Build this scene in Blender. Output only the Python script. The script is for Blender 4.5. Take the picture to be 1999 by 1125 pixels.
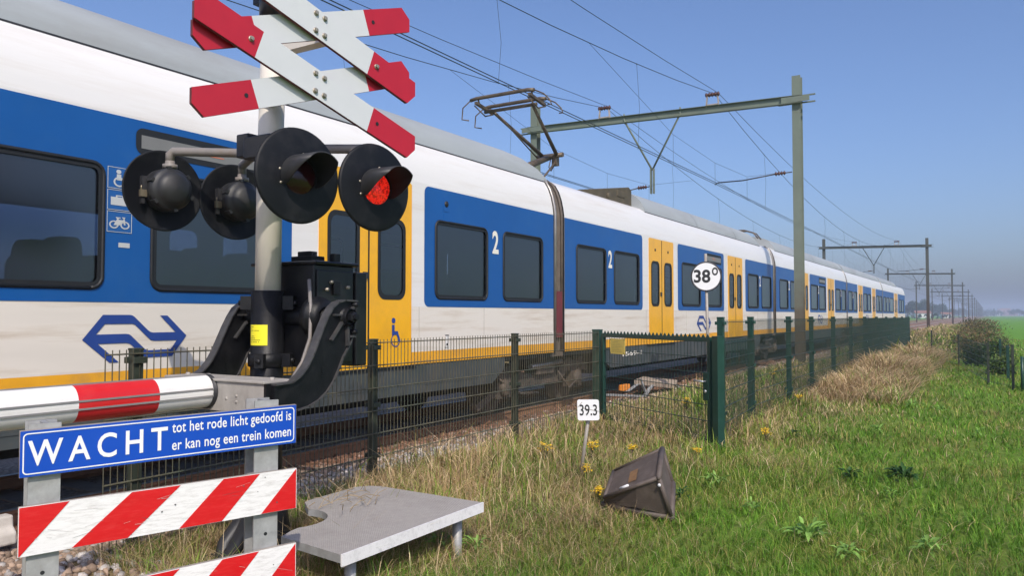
import bpy, math, random
import numpy as np
from mathutils import Vector, Matrix, noise
from mathutils.geometry import tessellate_polygon

for o in list(bpy.data.objects):
    bpy.data.objects.remove(o)
scene = bpy.context.scene
COL = scene.collection
R = math.radians
random.seed(7)
rng = np.random.default_rng(11)

# ------------------------------------------------------------------ camera
EYE = Vector((0.0, 0.0, 1.6))
FPX, PCX, PCY = 1520.0, 999.5, 562.5
YAW, PITCH = R(31.4586), R(1.9782)
cd = bpy.data.cameras.new("camera")
cam = bpy.data.objects.new("camera", cd)
COL.objects.link(cam)
cam.location = EYE
cam.rotation_euler = (R(90) + PITCH, 0, YAW)
cd.sensor_fit = 'HORIZONTAL'
cd.sensor_width = 36.0
cd.lens = 27.374
cd.clip_start = 0.05
cd.clip_end = 20000
scene.camera = cam

# ------------------------------------------------------------------ sky, sun, exposure
SUN_EL, SUN_AZ = R(42), R(135)          # azimuth clockwise from +Y (the direction of the line)
w = bpy.data.worlds.new("World")
scene.world = w
w.use_nodes = True
nt = w.node_tree
nt.nodes.clear()
sky = nt.nodes.new("ShaderNodeTexSky")
sky.sky_type = 'NISHITA'
sky.sun_disc = False
sky.sun_elevation = SUN_EL
sky.sun_rotation = SUN_AZ
sky.altitude = 0
sky.air_density = 1.0
sky.dust_density = 3.0
sky.ozone_density = 8.0
bg = nt.nodes.new("ShaderNodeBackground")
bg.inputs[1].default_value = 0.15
wo = nt.nodes.new("ShaderNodeOutputWorld")
wb = nt.nodes.new("ShaderNodeMix")          # white balance of the camera: a little warmer than the raw sky
wb.data_type = 'RGBA'
wb.blend_type = 'MULTIPLY'
wb.inputs[0].default_value = 1.0
wb.inputs[7].default_value = (1.04, 0.95, 0.97, 1)
nt.links.new(sky.outputs[0], wb.inputs[6])
nt.links.new(wb.outputs[2], bg.inputs[0])
nt.links.new(bg.outputs[0], wo.inputs[0])
sd = bpy.data.lights.new("sun", 'SUN')
sd.energy = 3.05
sd.angle = R(0.53)
sd.color = (1.0, 0.915, 0.79)
sun = bpy.data.objects.new("sun", sd)
COL.objects.link(sun)
ld = Vector((-math.sin(SUN_AZ) * math.cos(SUN_EL), -math.cos(SUN_AZ) * math.cos(SUN_EL), -math.sin(SUN_EL)))
sun.rotation_euler = ld.to_track_quat('-Z', 'Y').to_euler()
sun.location = (20, -20, 30)
vs = scene.view_settings
vs.view_transform = 'Standard'
vs.look = 'None'
vs.exposure = 0.22
vs.gamma = 1.0
vs.use_curve_mapping = False
scene.cycles.max_bounces = 8
scene.cycles.transparent_max_bounces = 24
scene.cycles.use_denoising = True

# ------------------------------------------------------------------ measuring helpers: pixel of the survey photo -> point in the world
_fw = Vector((-math.sin(YAW) * math.cos(PITCH), math.cos(YAW) * math.cos(PITCH), math.sin(PITCH)))
_rt = Vector((math.cos(YAW), math.sin(YAW), 0))
_up = _rt.cross(_fw)
def ray(x, y): return _fw + _rt * ((x - PCX) / FPX) - _up * ((y - PCY) / FPX)
def on_x(x, y, X): r = ray(x, y); return EYE + r * (X / r.x)
def on_y(x, y, Y): r = ray(x, y); return EYE + r * (Y / r.y)
def on_z(x, y, Z): r = ray(x, y); return EYE + r * ((Z - EYE.z) / r.z)
def at_d(x, y, D): return EYE + ray(x, y) * D
def on_p(x, y, p0, n): r = ray(x, y); n = Vector(n); return EYE + r * ((Vector(p0) - EYE).dot(n) / r.dot(n))

# ------------------------------------------------------------------ materials
def mat(name, col, rough=0.5, metal=0.0, var=0.12, scale=6.0, bump=0.0, bscale=60.0, spec=0.5,
        dirt=None, dirt_amt=0.0, dirt_scale=3.0, stretch=None, emit=None, coat=0.0):
    m = bpy.data.materials.new(name)
    m.use_nodes = True
    t = m.node_tree
    b = t.nodes["Principled BSDF"]
    b.inputs["Roughness"].default_value = rough
    b.inputs["Metallic"].default_value = metal
    b.inputs["Specular IOR Level"].default_value = spec
    b.inputs["Coat Weight"].default_value = coat
    tc = t.nodes.new("ShaderNodeTexCoord")
    mp = t.nodes.new("ShaderNodeMapping")
    t.links.new(tc.outputs["Object"], mp.inputs[0])
    if stretch: mp.inputs["Scale"].default_value = stretch
    n = t.nodes.new("ShaderNodeTexNoise")
    n.inputs["Scale"].default_value = scale
    n.inputs["Detail"].default_value = 6
    n.inputs["Roughness"].default_value = 0.6
    t.links.new(mp.outputs[0], n.inputs["Vector"])
    r = t.nodes.new("ShaderNodeValToRGB")
    r.color_ramp.elements[0].position = 0.3
    r.color_ramp.elements[1].position = 0.7
    c = col
    r.color_ramp.elements[0].color = (c[0] * (1 - var), c[1] * (1 - var), c[2] * (1 - var), 1)
    r.color_ramp.elements[1].color = (min(1, c[0] * (1 + var)), min(1, c[1] * (1 + var)), min(1, c[2] * (1 + var)), 1)
    t.links.new(n.outputs[0], r.inputs[0])
    out = r.outputs[0]
    if dirt:
        n2 = t.nodes.new("ShaderNodeTexNoise")
        n2.inputs["Scale"].default_value = dirt_scale
        n2.inputs["Detail"].default_value = 8
        n2.inputs["Roughness"].default_value = 0.7
        t.links.new(mp.outputs[0], n2.inputs["Vector"])
        r2 = t.nodes.new("ShaderNodeValToRGB")
        r2.color_ramp.elements[0].position = 0.48
        r2.color_ramp.elements[0].color = (0, 0, 0, 1)
        r2.color_ramp.elements[1].position = 0.72
        r2.color_ramp.elements[1].color = (dirt_amt, dirt_amt, dirt_amt, 1)
        t.links.new(n2.outputs[0], r2.inputs[0])
        mx = t.nodes.new("ShaderNodeMix")
        mx.data_type = 'RGBA'
        mx.inputs[7].default_value = (*dirt, 1)
        t.links.new(r2.outputs[0], mx.inputs[0])
        t.links.new(out, mx.inputs[6])
        out = mx.outputs[2]
    t.links.new(out, b.inputs["Base Color"])
    rr = t.nodes.new("ShaderNodeMapRange")
    rr.inputs[3].default_value = max(0.02, rough - 0.08)
    rr.inputs[4].default_value = min(1, rough + 0.1)
    t.links.new(n.outputs[0], rr.inputs[0])
    t.links.new(rr.outputs[0], b.inputs["Roughness"])
    if bump:
        nb = t.nodes.new("ShaderNodeTexNoise")
        nb.inputs["Scale"].default_value = bscale
        nb.inputs["Detail"].default_value = 5
        t.links.new(tc.outputs["Object"], nb.inputs["Vector"])
        bp = t.nodes.new("ShaderNodeBump")
        bp.inputs["Strength"].default_value = bump
        bp.inputs["Distance"].default_value = 0.01
        t.links.new(nb.outputs[0], bp.inputs["Height"])
        t.links.new(bp.outputs[0], b.inputs["Normal"])
    if emit:
        b.inputs["Emission Color"].default_value = (*emit[0], 1)
        b.inputs["Emission Strength"].default_value = emit[1]
    return m

def glass_mat(name, tint, refl=0.12, rough=0.02):
    m = bpy.data.materials.new(name)
    m.use_nodes = True
    t = m.node_tree
    t.nodes.clear()
    o = t.nodes.new("ShaderNodeOutputMaterial")
    mx = t.nodes.new("ShaderNodeMixShader")
    tr = t.nodes.new("ShaderNodeBsdfTransparent")
    tr.inputs[0].default_value = (*tint, 1)
    gl = t.nodes.new("ShaderNodeBsdfGlossy")
    gl.inputs["Roughness"].default_value = rough
    gl.inputs[0].default_value = (0.9, 0.95, 1, 1)
    fr = t.nodes.new("ShaderNodeFresnel")
    fr.inputs[0].default_value = 1.5
    ma = t.nodes.new("ShaderNodeMath")
    ma.operation = 'ADD'
    ma.inputs[1].default_value = refl
    t.links.new(fr.outputs[0], ma.inputs[0])
    t.links.new(ma.outputs[0], mx.inputs[0])
    t.links.new(tr.outputs[0], mx.inputs[1])
    t.links.new(gl.outputs[0], mx.inputs[2])
    t.links.new(mx.outputs[0], o.inputs[0])
    return m

def attr_mat(name, rough=0.6, trans=0.25, spec=0.25):
    """leaf / stone colour comes from a per-piece colour attribute"""
    m = bpy.data.materials.new(name)
    m.use_nodes = True
    t = m.node_tree
    b = t.nodes["Principled BSDF"]
    b.inputs["Roughness"].default_value = rough
    b.inputs["Specular IOR Level"].default_value = spec
    a = t.nodes.new("ShaderNodeAttribute")
    a.attribute_name = "tone"
    t.links.new(a.outputs["Color"], b.inputs["Base Color"])
    if trans:
        o = t.nodes["Material Output"]
        tl = t.nodes.new("ShaderNodeBsdfTranslucent")
        t.links.new(a.outputs["Color"], tl.inputs[0])
        mx = t.nodes.new("ShaderNodeMixShader")
        mx.inputs[0].default_value = trans
        t.links.new(b.outputs[0], mx.inputs[1])
        t.links.new(tl.outputs[0], mx.inputs[2])
        t.links.new(mx.outputs[0], o.inputs[0])
    return m

M = {}
M['white_paint'] = mat("train_white_paint", (0.77, 0.75, 0.725), 0.32, var=0.04, scale=2.0, dirt=(0.56, 0.50, 0.43), dirt_amt=0.5, dirt_scale=2.0, stretch=(1, 0.16, 2.4), coat=0.2)
M['cream_paint'] = mat("train_lower_paint", (0.74, 0.69, 0.615), 0.38, var=0.06, scale=2.2, dirt=(0.48, 0.39, 0.29), dirt_amt=0.9, dirt_scale=2.2, stretch=(1, 0.18, 2.6), coat=0.1)
M['blue_paint'] = mat("train_blue_paint", (0.008, 0.088, 0.31), 0.34, var=0.06, scale=1.5, spec=0.3, dirt=(0.03, 0.12, 0.32), dirt_amt=0.35, dirt_scale=2.5, coat=0.08)
M['yellow_paint'] = mat("train_yellow_paint", (0.86, 0.435, 0.012), 0.32, var=0.05, scale=2.0, dirt=(0.55, 0.28, 0.04), dirt_amt=0.35, dirt_scale=3.0, coat=0.25)
M['sill_paint'] = mat("train_sill_paint", (0.78, 0.375, 0.02), 0.45, var=0.08, scale=3.0, dirt=(0.42, 0.24, 0.08), dirt_amt=0.6, dirt_scale=2.5)
M['skirt'] = mat("train_skirt_paint", (0.055, 0.066, 0.068), 0.5, var=0.2, scale=3.0, dirt=(0.11, 0.09, 0.07), dirt_amt=0.5, dirt_scale=4.0)
M['roof_grey'] = mat("roof_fairing_grey", (0.335, 0.36, 0.37), 0.55, var=0.08, scale=1.2, dirt=(0.25, 0.245, 0.23), dirt_amt=0.6, dirt_scale=1.5, stretch=(1, 0.25, 1))
M['rubber'] = mat("black_rubber", (0.012, 0.013, 0.015), 0.55, var=0.2)
M['bellows'] = mat("bellows_brown", (0.10, 0.078, 0.06), 0.55, var=0.25, scale=8)
M['bellows_red'] = mat("bellows_red", (0.15, 0.025, 0.03), 0.5, var=0.2)
M['steel_tube'] = mat("gap_steel", (0.30, 0.28, 0.26), 0.35, metal=0.6, var=0.15)
M['glass'] = glass_mat("train_window_glass", (0.27, 0.325, 0.43), 0.115, 0.3)
M['door_glass'] = glass_mat("door_window_glass", (0.25, 0.30, 0.40), 0.11, 0.25)
M['interior'] = mat("interior_panel", (0.17, 0.21, 0.31), 0.6, var=0.1)
M['seat'] = mat("seat_blue", (0.02, 0.035, 0.10), 0.85, var=0.3, scale=20)
M['numeral'] = mat("numeral_cream", (0.80, 0.76, 0.66), 0.4, var=0.02)
M['logo'] = mat("logo_blue", (0.020, 0.055, 0.25), 0.35, var=0.05)
M['display'] = mat("display_screen", (0.19, 0.19, 0.18), 0.35, var=0.05)
M['display_text'] = mat("display_text", (0.5, 0.16, 0.08), 0.5, emit=((0.9, 0.2, 0.08), 0.12))
M['seam'] = mat('panel_seam', (0.36, 0.33, 0.29), 0.6, var=0.2)
M['scratch'] = mat('scratch_grey', (0.50, 0.46, 0.43), 0.6, var=0.2)
M['scuff'] = mat('scuff_dark', (0.10, 0.09, 0.085), 0.7, var=0.2)
M['pict_ground'] = mat("pictogram_ground", (0.014, 0.098, 0.32), 0.3, var=0.03)
M['pict_line'] = mat("pictogram_white", (0.50, 0.52, 0.52), 0.4, var=0.03)
M['bogie'] = mat("bogie_iron", (0.085, 0.068, 0.054), 0.7, var=0.4, scale=8, dirt=(0.20, 0.13, 0.085), dirt_amt=0.7, dirt_scale=6, bump=0.3)
M['roof_box'] = mat("roof_equipment_brown", (0.085, 0.068, 0.042), 0.7, var=0.25, scale=5)
M['panto'] = mat("pantograph_bronze", (0.13, 0.098, 0.068), 0.5, metal=0.3, var=0.3, scale=9)
M['dark_metal'] = mat("dark_metal", (0.03, 0.03, 0.032), 0.5, metal=0.2, var=0.3)
M['pole_cream'] = mat("pole_cream_paint", (0.70, 0.655, 0.575), 0.45, var=0.04, scale=4, dirt=(0.45, 0.42, 0.36), dirt_amt=0.3, dirt_scale=5, stretch=(1, 1, .3))
M['black_paint'] = mat("black_gloss_paint", (0.006, 0.006, 0.0075), 0.33, var=0.3, scale=8, dirt=(0.035, 0.032, 0.03), dirt_amt=0.35, dirt_scale=6, bump=0.05)
M['black_cast'] = mat("black_cast_iron", (0.006, 0.0062, 0.0075), 0.45, var=0.3, scale=9, spec=0.3, dirt=(0.03, 0.028, 0.026), dirt_amt=0.3, dirt_scale=9, bump=0.15, bscale=90)
M['black_lit'] = mat('lit_black_edge', (0.050, 0.049, 0.050), 0.45, var=0.3, scale=20, dirt=(0.12, 0.105, 0.09), dirt_amt=0.4, dirt_scale=14)  # arm flanges and ribs: lit edges painted in as a lighter black than the web
M['black_disc'] = mat("black_signal_plate", (0.004, 0.0048, 0.007), 0.55, var=0.35, scale=5, spec=0.3, dirt=(0.024, 0.023, 0.024), dirt_amt=0.7, dirt_scale=5)
M['visor'] = mat("visor_black", (0.022, 0.0225, 0.024), 0.5, var=0.25, scale=14)
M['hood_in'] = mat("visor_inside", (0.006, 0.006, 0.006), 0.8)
M['arm_grey'] = mat("grey_tube_paint", (0.23, 0.21, 0.195), 0.5, var=0.15, scale=8, dirt=(0.16, 0.10, 0.05), dirt_amt=0.5, dirt_scale=8)
M['lens_dark'] = mat("dark_red_lens", (0.035, 0.004, 0.004), 0.15, var=0.2)
M['lens_lit'] = mat("lit_red_lens", (0.75, 0.02, 0.015), 0.25, var=0.6, scale=70, emit=((1.0, 0.02, 0.01), 0.55))
def led_mat():
    m = mat("lit_red_lens_dots", (0.6, 0.015, 0.012), 0.25, var=0.2, scale=30)
    t = m.node_tree
    b = t.nodes["Principled BSDF"]
    tc = t.nodes.new("ShaderNodeTexCoord")
    vo = t.nodes.new("ShaderNodeTexVoronoi")
    vo.inputs["Scale"].default_value = 75
    t.links.new(tc.outputs["Object"], vo.inputs["Vector"])
    r = t.nodes.new("ShaderNodeMapRange")
    r.inputs[1].default_value = 0.1; r.inputs[2].default_value = 0.65
    r.inputs[3].default_value = 1.0; r.inputs[4].default_value = 0.16
    t.links.new(vo.outputs["Distance"], r.inputs[0])
    b.inputs["Emission Color"].default_value = (1.0, 0.025, 0.012, 1)
    t.links.new(r.outputs[0], b.inputs["Emission Strength"])
    return m
M['lens_lit'] = led_mat()
M['brass'] = mat("brass_padlock", (0.30, 0.25, 0.17), 0.4, metal=0.7)
M['bolt'] = mat("bolt_steel", (0.38, 0.34, 0.27), 0.4, metal=0.6, var=0.25, scale=40)
M['board_white'] = mat("reflective_white", (0.59, 0.605, 0.615), 0.45, var=0.02, scale=9)
M['board_red'] = mat("reflective_red", (0.44, 0.010, 0.026), 0.42, var=0.05, scale=9)
M['board_edge'] = mat("board_edge", (0.16, 0.035, 0.035), 0.6, var=0.3)
M['stripe_white'] = mat("stripe_white", (0.80, 0.79, 0.77), 0.4, var=0.03, dirt=(0.5, 0.48, 0.45), dirt_amt=0.8, dirt_scale=16, stretch=(1, 1, 6))
M['stripe_red'] = mat("stripe_red", (0.60, 0.007, 0.011), 0.38, var=0.04, dirt=(0.72, 0.10, 0.09), dirt_amt=0.25, dirt_scale=20, stretch=(1, 1, 6))
M['sign_blue'] = mat("sign_blue", (0.004, 0.066, 0.44), 0.35, var=0.04)
M['sign_edge'] = mat("sign_edge_grey", (0.32, 0.28, 0.24), 0.6, var=0.2)
M['sign_text'] = mat("sign_text_white", (0.80, 0.80, 0.79), 0.4, var=0.02)
M['boom_white'] = mat("boom_white", (0.80, 0.785, 0.74), 0.35, var=0.03, dirt=(0.62, 0.59, 0.52), dirt_amt=0.4, dirt_scale=4)
M['boom_red'] = mat("boom_red", (0.62, 0.018, 0.022), 0.33, var=0.05, dirt=(0.5, .06, .05), dirt_amt=0.4, dirt_scale=6)
M['boom_trim'] = mat("boom_grey_trim", (0.30, 0.29, 0.28), 0.4, metal=0.3)
M['galv'] = mat("galvanised_steel", (0.36, 0.365, 0.36), 0.52, metal=0.25, var=0.16, scale=22, dirt=(0.26, 0.245, 0.22), dirt_amt=0.6, dirt_scale=9)
M['concrete_paint'] = mat("bracket_grey", (0.37, 0.345, 0.31), 0.62, var=0.12, scale=7, dirt=(0.22, 0.20, 0.17), dirt_amt=0.6, dirt_scale=6, bump=0.08)
M['sticker'] = mat("yellow_sticker", (0.85, 0.76, 0.03), 0.4, var=0.02)
M['ink'] = mat("black_ink", (0.012, 0.012, 0.013), 0.5, var=0.02)
M['grey_ink'] = mat("faded_ink", (0.42, 0.36, 0.12), 0.6, var=0.02)
M['notice'] = mat("faded_yellow_notice", (0.72, 0.56, 0.13), 0.5, var=0.05)
M['plate_alu'] = mat("aluminium_plate", (0.55, 0.58, 0.6), 0.3, metal=0.7, var=0.1)
M['fence'] = mat("fence_green", (0.010, 0.046, 0.033), 0.38, var=0.15, scale=10)
M['fence_wire'] = mat("fence_wire_green", (0.016, 0.042, 0.033), 0.4, var=0.2, scale=20, dirt=(0.10, 0.065, 0.03), dirt_amt=0.4, dirt_scale=3)
M['fence_brown'] = mat("fence_weathered", (0.030, 0.038, 0.026), 0.5, var=0.25, scale=10)
M['fence_wire_old'] = mat('fence_wire_weathered', (0.095, 0.088, 0.055), 0.5, var=0.35, scale=6, dirt=(0.03, 0.06, 0.045), dirt_amt=0.8, dirt_scale=2)
M['mast_far'] = mat('mast_dark_grey', (0.065, 0.07, 0.06), 0.6, var=0.2)
M['mast'] = mat("mast_green_grey", (0.155, 0.185, 0.145), 0.55, var=0.12, scale=3, dirt=(0.11, 0.095, 0.07), dirt_amt=0.5, dirt_scale=1.5)
def mast_mat(name, up, low, z0, z1):
    """painted steel whose foot has gone rusty brown"""
    m = mat(name, up, 0.55, var=0.12, scale=3, dirt=(up[0] * .65, up[1] * .5, up[2] * .45), dirt_amt=0.5, dirt_scale=1.5)
    t = m.node_tree
    b = t.nodes["Principled BSDF"]
    src = b.inputs["Base Color"].links[0].from_socket
    tc = t.nodes.new("ShaderNodeTexCoord")
    sp = t.nodes.new("ShaderNodeSeparateXYZ")
    t.links.new(tc.outputs["Object"], sp.inputs[0])
    n = t.nodes.new("ShaderNodeTexNoise")
    n.inputs["Scale"].default_value = 2.5
    n.inputs["Detail"].default_value = 7
    t.links.new(tc.outputs["Object"], n.inputs["Vector"])
    a = t.nodes.new("ShaderNodeMath"); a.operation = 'MULTIPLY_ADD'
    a.inputs[1].default_value = 2.0
    t.links.new(n.outputs[0], a.inputs[0]); t.links.new(sp.outputs[2], a.inputs[2])
    mr = t.nodes.new("ShaderNodeMapRange")
    mr.inputs[1].default_value = z0 + 1; mr.inputs[2].default_value = z1 + 1
    mr.inputs[3].default_value = 1; mr.inputs[4].default_value = 0
    t.links.new(a.outputs[0], mr.inputs[0])
    mx = t.nodes.new("ShaderNodeMix"); mx.data_type = 'RGBA'
    mx.inputs[7].default_value = (*low, 1)
    t.links.new(mr.outputs[0], mx.inputs[0]); t.links.new(src, mx.inputs[6])
    t.links.new(mx.outputs[2], b.inputs["Base Color"])
    return m
M['mast_rust'] = mast_mat("mast_rusty_foot", (0.155, 0.185, 0.145), (0.085, 0.062, 0.042), 1.2, 3.0)
M['mast_rust_far'] = mast_mat("mast_rusty_foot_far", (0.07, 0.075, 0.065), (0.055, 0.038, 0.028), 1.5, 4.5)
M['insul'] = mat("insulator_brown", (0.085, 0.032, 0.02), 0.25, var=0.2)
M['insul_frame'] = mat("insulator_frame", (0.40, 0.33, 0.28), 0.5, var=0.2)
M['wire'] = mat("wire_dark", (0.03, 0.045, 0.055), 0.5, metal=0.2)
M['rail'] = mat("rail_rust", (0.26, 0.135, 0.072), 0.75, var=0.25, scale=10, dirt=(0.08, 0.05, 0.035), dirt_amt=0.6, dirt_scale=5, bump=0.2)
M['rail_top'] = mat("rail_shine", (0.20, 0.17, 0.15), 0.45, metal=0.5, var=0.2)
M['sleeper'] = mat("sleeper_concrete", (0.23, 0.185, 0.145), 0.85, var=0.2, scale=10, bump=0.3)
M['sign_white'] = mat("sign_white", (0.74, 0.745, 0.75), 0.4, var=0.02)
M['sign_rim'] = mat("sign_dark_rim", (0.035, 0.035, 0.042), 0.45, var=0.1)
M['pole_grey'] = mat("pole_grey", (0.36, 0.33, 0.29), 0.55, metal=0.2, var=0.15, dirt=(0.25, .19, .13), dirt_amt=0.4, dirt_scale=8)
M['box_brown'] = mat("weathered_brown_plastic", (0.092, 0.071, 0.058), 0.62, var=0.12, scale=9, dirt=(0.17, 0.135, 0.115), dirt_amt=0.5, dirt_scale=11, bump=0.1)
M['rust'] = mat("rusty_plate", (0.22, 0.12, 0.05), 0.7, var=0.3, scale=20)
M['white_edge'] = mat("chipped_white_paint", (0.78, 0.77, 0.76), 0.5, var=0.04, dirt=(0.28, 0.27, 0.26), dirt_amt=0.35, dirt_scale=30)
M['orange'] = mat("orange_plastic", (0.70, 0.24, 0.03), 0.5, var=0.1)
M['conc'] = mat("pale_concrete", (0.55, 0.51, 0.45), 0.85, var=0.12, scale=9, bump=0.3)
M['timber'] = mat("weathered_timber", (0.33, 0.26, 0.19), 0.85, var=0.2, scale=14, bump=0.3)
M['hose'] = mat("black_hose", (0.016, 0.016, 0.017), 0.45, var=0.2)
M['leaf'] = attr_mat("leaf_tones", 0.5, 0.28)
M['stone'] = attr_mat("stone_tones", 0.85, 0.0)
M['bark'] = mat("bark_brown", (0.075, 0.055, 0.04), 0.9, var=0.3, scale=15, bump=0.4)
M['brick_far'] = mat("far_brick", (0.32, 0.17, 0.12), 0.8)
M['far_wall'] = mat("far_pale_wall", (0.62, 0.62, 0.6), 0.7)
M['far_roof'] = mat("far_roof_tiles", (0.26, 0.12, 0.08), 0.8)

def tread_mat():
    m = mat("tread_plate_steel", (0.37, 0.345, 0.315), 0.75, metal=0.0, spec=0.3, var=0.08, scale=30, dirt=(0.24, 0.215, 0.19), dirt_amt=0.4, dirt_scale=3)
    t = m.node_tree
    b = t.nodes["Principled BSDF"]
    tc = t.nodes.new("ShaderNodeTexCoord")
    hs = []
    for ang in (45, -45):
        mp = t.nodes.new("ShaderNodeMapping")
        mp.inputs["Rotation"].default_value = (0, 0, R(ang))
        mp.inputs["Scale"].default_value = (1, 1, 0)
        t.links.new(tc.outputs["Object"], mp.inputs[0])
        wv = t.nodes.new("ShaderNodeTexWave")
        wv.inputs["Scale"].default_value = 30
        t.links.new(mp.outputs[0], wv.inputs[0])
        hs.append(wv)
    mu = t.nodes.new("ShaderNodeMath")
    mu.operation = 'MULTIPLY'
    t.links.new(hs[0].outputs["Fac"], mu.inputs[0])
    t.links.new(hs[1].outputs["Fac"], mu.inputs[1])
    bp = t.nodes.new("ShaderNodeBump")
    bp.inputs["Strength"].default_value = 0.7
    bp.inputs["Distance"].default_value = 0.004
    t.links.new(mu.outputs[0], bp.inputs["Height"])
    t.links.new(bp.outputs[0], b.inputs["Normal"])
    return m
M['tread'] = tread_mat()

# ------------------------------------------------------------------ mesh helpers
def V(*a): return Vector(a)
class MB:
    """collects shapes in world coordinates; build() links them as ONE mesh object"""
    def __init__(s): s.v, s.f, s.m, s.sm = [], [], [], []
    def add(s, vs, fs, mi=0, smooth=False):
        n = len(s.v)
        s.v += [tuple(x) for x in vs]
        for f in fs:
            s.f.append([i + n for i in f]); s.m.append(mi); s.sm.append(smooth)
        return s
    def box(s, x0, x1, y0, y1, z0, z1, mi=0):
        return s.add([(x0, y0, z0), (x1, y0, z0), (x1, y1, z0), (x0, y1, z0), (x0, y0, z1), (x1, y0, z1), (x1, y1, z1), (x0, y1, z1)],
                     [(0, 3, 2, 1), (4, 5, 6, 7), (0, 1, 5, 4), (1, 2, 6, 5), (2, 3, 7, 6), (3, 0, 4, 7)], mi)
    def obox(s, c, ax, ay, az, mi=0):
        """box from its centre and three half-extent vectors"""
        c, ax, ay, az = map(Vector, (c, ax, ay, az))
        vs = [c + ax * i + ay * j + az * k for k in (-1, 1) for (i, j) in ((-1, -1), (1, -1), (1, 1), (-1, 1))]
        return s.add(vs, [(0, 3, 2, 1), (4, 5, 6, 7), (0, 1, 5, 4), (1, 2, 6, 5), (2, 3, 7, 6), (3, 0, 4, 7)], mi)
    def bar(s, a, b, wv, hv, mi=0):
        """rectangular bar from a to b; wv, hv half widths as vectors"""
        a, b = Vector(a), Vector(b)
        return s.obox((a + b) / 2, wv, hv, (b - a) / 2, mi)
    def prism(s, poly, o, ua, ub, th, mi=0, mside=None):
        """polygon in the plane (o, ua, ub), thickened by th along ua x ub (front face on the plane, body behind it)"""
        o, ua, ub = map(Vector, (o, ua, ub))
        n = ua.cross(ub).normalized()
        k = len(poly)
        fr = [o + ua * a + ub * b for a, b in poly]
        bk = [p - n * th for p in fr]
        tri = tessellate_polygon([[Vector((a, b, 0)) for a, b in poly]])
        area = sum(poly[i][0] * poly[(i + 1) % k][1] - poly[(i + 1) % k][0] * poly[i][1] for i in range(k))
        s.add(fr + bk, [], mi)
        base = len(s.v) - 2 * k
        def put(f, m):
            s.f.append([i + base for i in f]); s.m.append(m); s.sm.append(False)
        for t3 in tri:
            q = [Vector((*poly[i], 0)) for i in t3]
            t3 = list(t3) if (q[1] - q[0]).cross(q[2] - q[0]).z > 0 else list(t3)[::-1]
            put(t3, mi)
            put([i + k for i in t3[::-1]], mi if mside is None else mside)
        for i in range(k):
            j = (i + 1) % k
            q = [i, i + k, j + k, j]
            put(q if area > 0 else q[::-1], mi if mside is None else mside)
        return s
    def sheet(s, loops, o, ua, ub, mi=0):
        """flat sheet with holes: loops[0] outline, the rest holes"""
        o, ua, ub = map(Vector, (o, ua, ub))
        flat = [p for l in loops for p in l]
        tri = tessellate_polygon([[Vector((a, b, 0)) for a, b in l] for l in loops])
        fs = []
        for t3 in tri:
            q = [Vector((*flat[i], 0)) for i in t3]
            fs.append(list(t3) if (q[1] - q[0]).cross(q[2] - q[0]).z > 0 else list(t3)[::-1])
        return s.add([o + ua * a + ub * b for a, b in flat], fs, mi)
    def tube(s, path, r, n=8, mi=0, caps=True, smooth=True):
        path = [Vector(p) for p in path]
        rs = r if isinstance(r, (list, tuple)) else [r] * len(path)
        vs, fs = [], []
        prev = None
        for i, p in enumerate(path):
            d = ((path[min(i + 1, len(path) - 1)] - path[max(i - 1, 0)])).normalized()
            a = Vector((0, 0, 1)) if abs(d.z) < 0.9 else Vector((1, 0, 0))
            if prev is not None: a = prev
            u = (a - d * a.dot(d)).normalized()
            prev = u
            q = d.cross(u)
            for k in range(n):
                t = 2 * math.pi * k / n
                vs.append(p + (u * math.cos(t) + q * math.sin(t)) * rs[i])
        for i in range(len(path) - 1):
            for k in range(n):
                k2 = (k + 1) % n
                fs.append((i * n + k, i * n + k2, (i + 1) * n + k2, (i + 1) * n + k))
        s.add(vs, fs, mi, smooth)
        if caps:
            b = len(s.v) - len(vs)
            s.f.append([b + k for k in range(n)][::-1]); s.m.append(mi); s.sm.append(False)
            e = b + (len(path) - 1) * n
            s.f.append([e + k for k in range(n)]); s.m.append(mi); s.sm.append(False)
        return s
    def lathe(s, prof, o, ax, n=32, mi=0, smooth=True, ref=None):
        """profile [(radius, height along ax)] turned about ax at o"""
        o, ax = Vector(o), Vector(ax).normalized()
        a = Vector((0, 0, 1)) if abs(ax.z) < 0.9 else Vector((1, 0, 0))
        u = (a - ax * a.dot(ax)).normalized()
        q = ax.cross(u)
        vs, fs = [], []
        for (r, h) in prof:
            for k in range(n):
                t = 2 * math.pi * k / n
                vs.append(o + ax * h + (u * math.cos(t) + q * math.sin(t)) * max(r, 1e-5))
        for i in range(len(prof) - 1):
            for k in range(n):
                k2 = (k + 1) % n
                fs.append((i * n + k, i * n + k2, (i + 1) * n + k2, (i + 1) * n + k))
        return s.add(vs, fs, mi, smooth)
    def build(s, name, mats, parent=None, bevel=0.0, base=None, auto=True):
        me = bpy.data.meshes.new(name)
        b = Vector(base) if base is not None else (BASE.get(parent.name, Vector()) if parent else Vector())
        me.from_pydata([(x - b.x, y - b.y, z - b.z) for x, y, z in s.v], [], s.f)
        if not isinstance(mats, (list, tuple)): mats = [mats]
        for m in mats: me.materials.append(m)
        me.polygons.foreach_set("material_index", s.m)
        me.polygons.foreach_set("use_smooth", s.sm)
        me.update()
        o = bpy.data.objects.new(name, me)
        COL.objects.link(o)
        if parent:
            o.parent = parent
            BASE[o.name] = b
        else:
            o.location = b
            BASE[o.name] = b
        if bevel:
            bv = o.modifiers.new("bevel", 'BEVEL')
            bv.width = bevel
            bv.segments = 2
            bv.limit_method = 'ANGLE'
            bv.angle_limit = R(40)
        return o
BASE = {}
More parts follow.
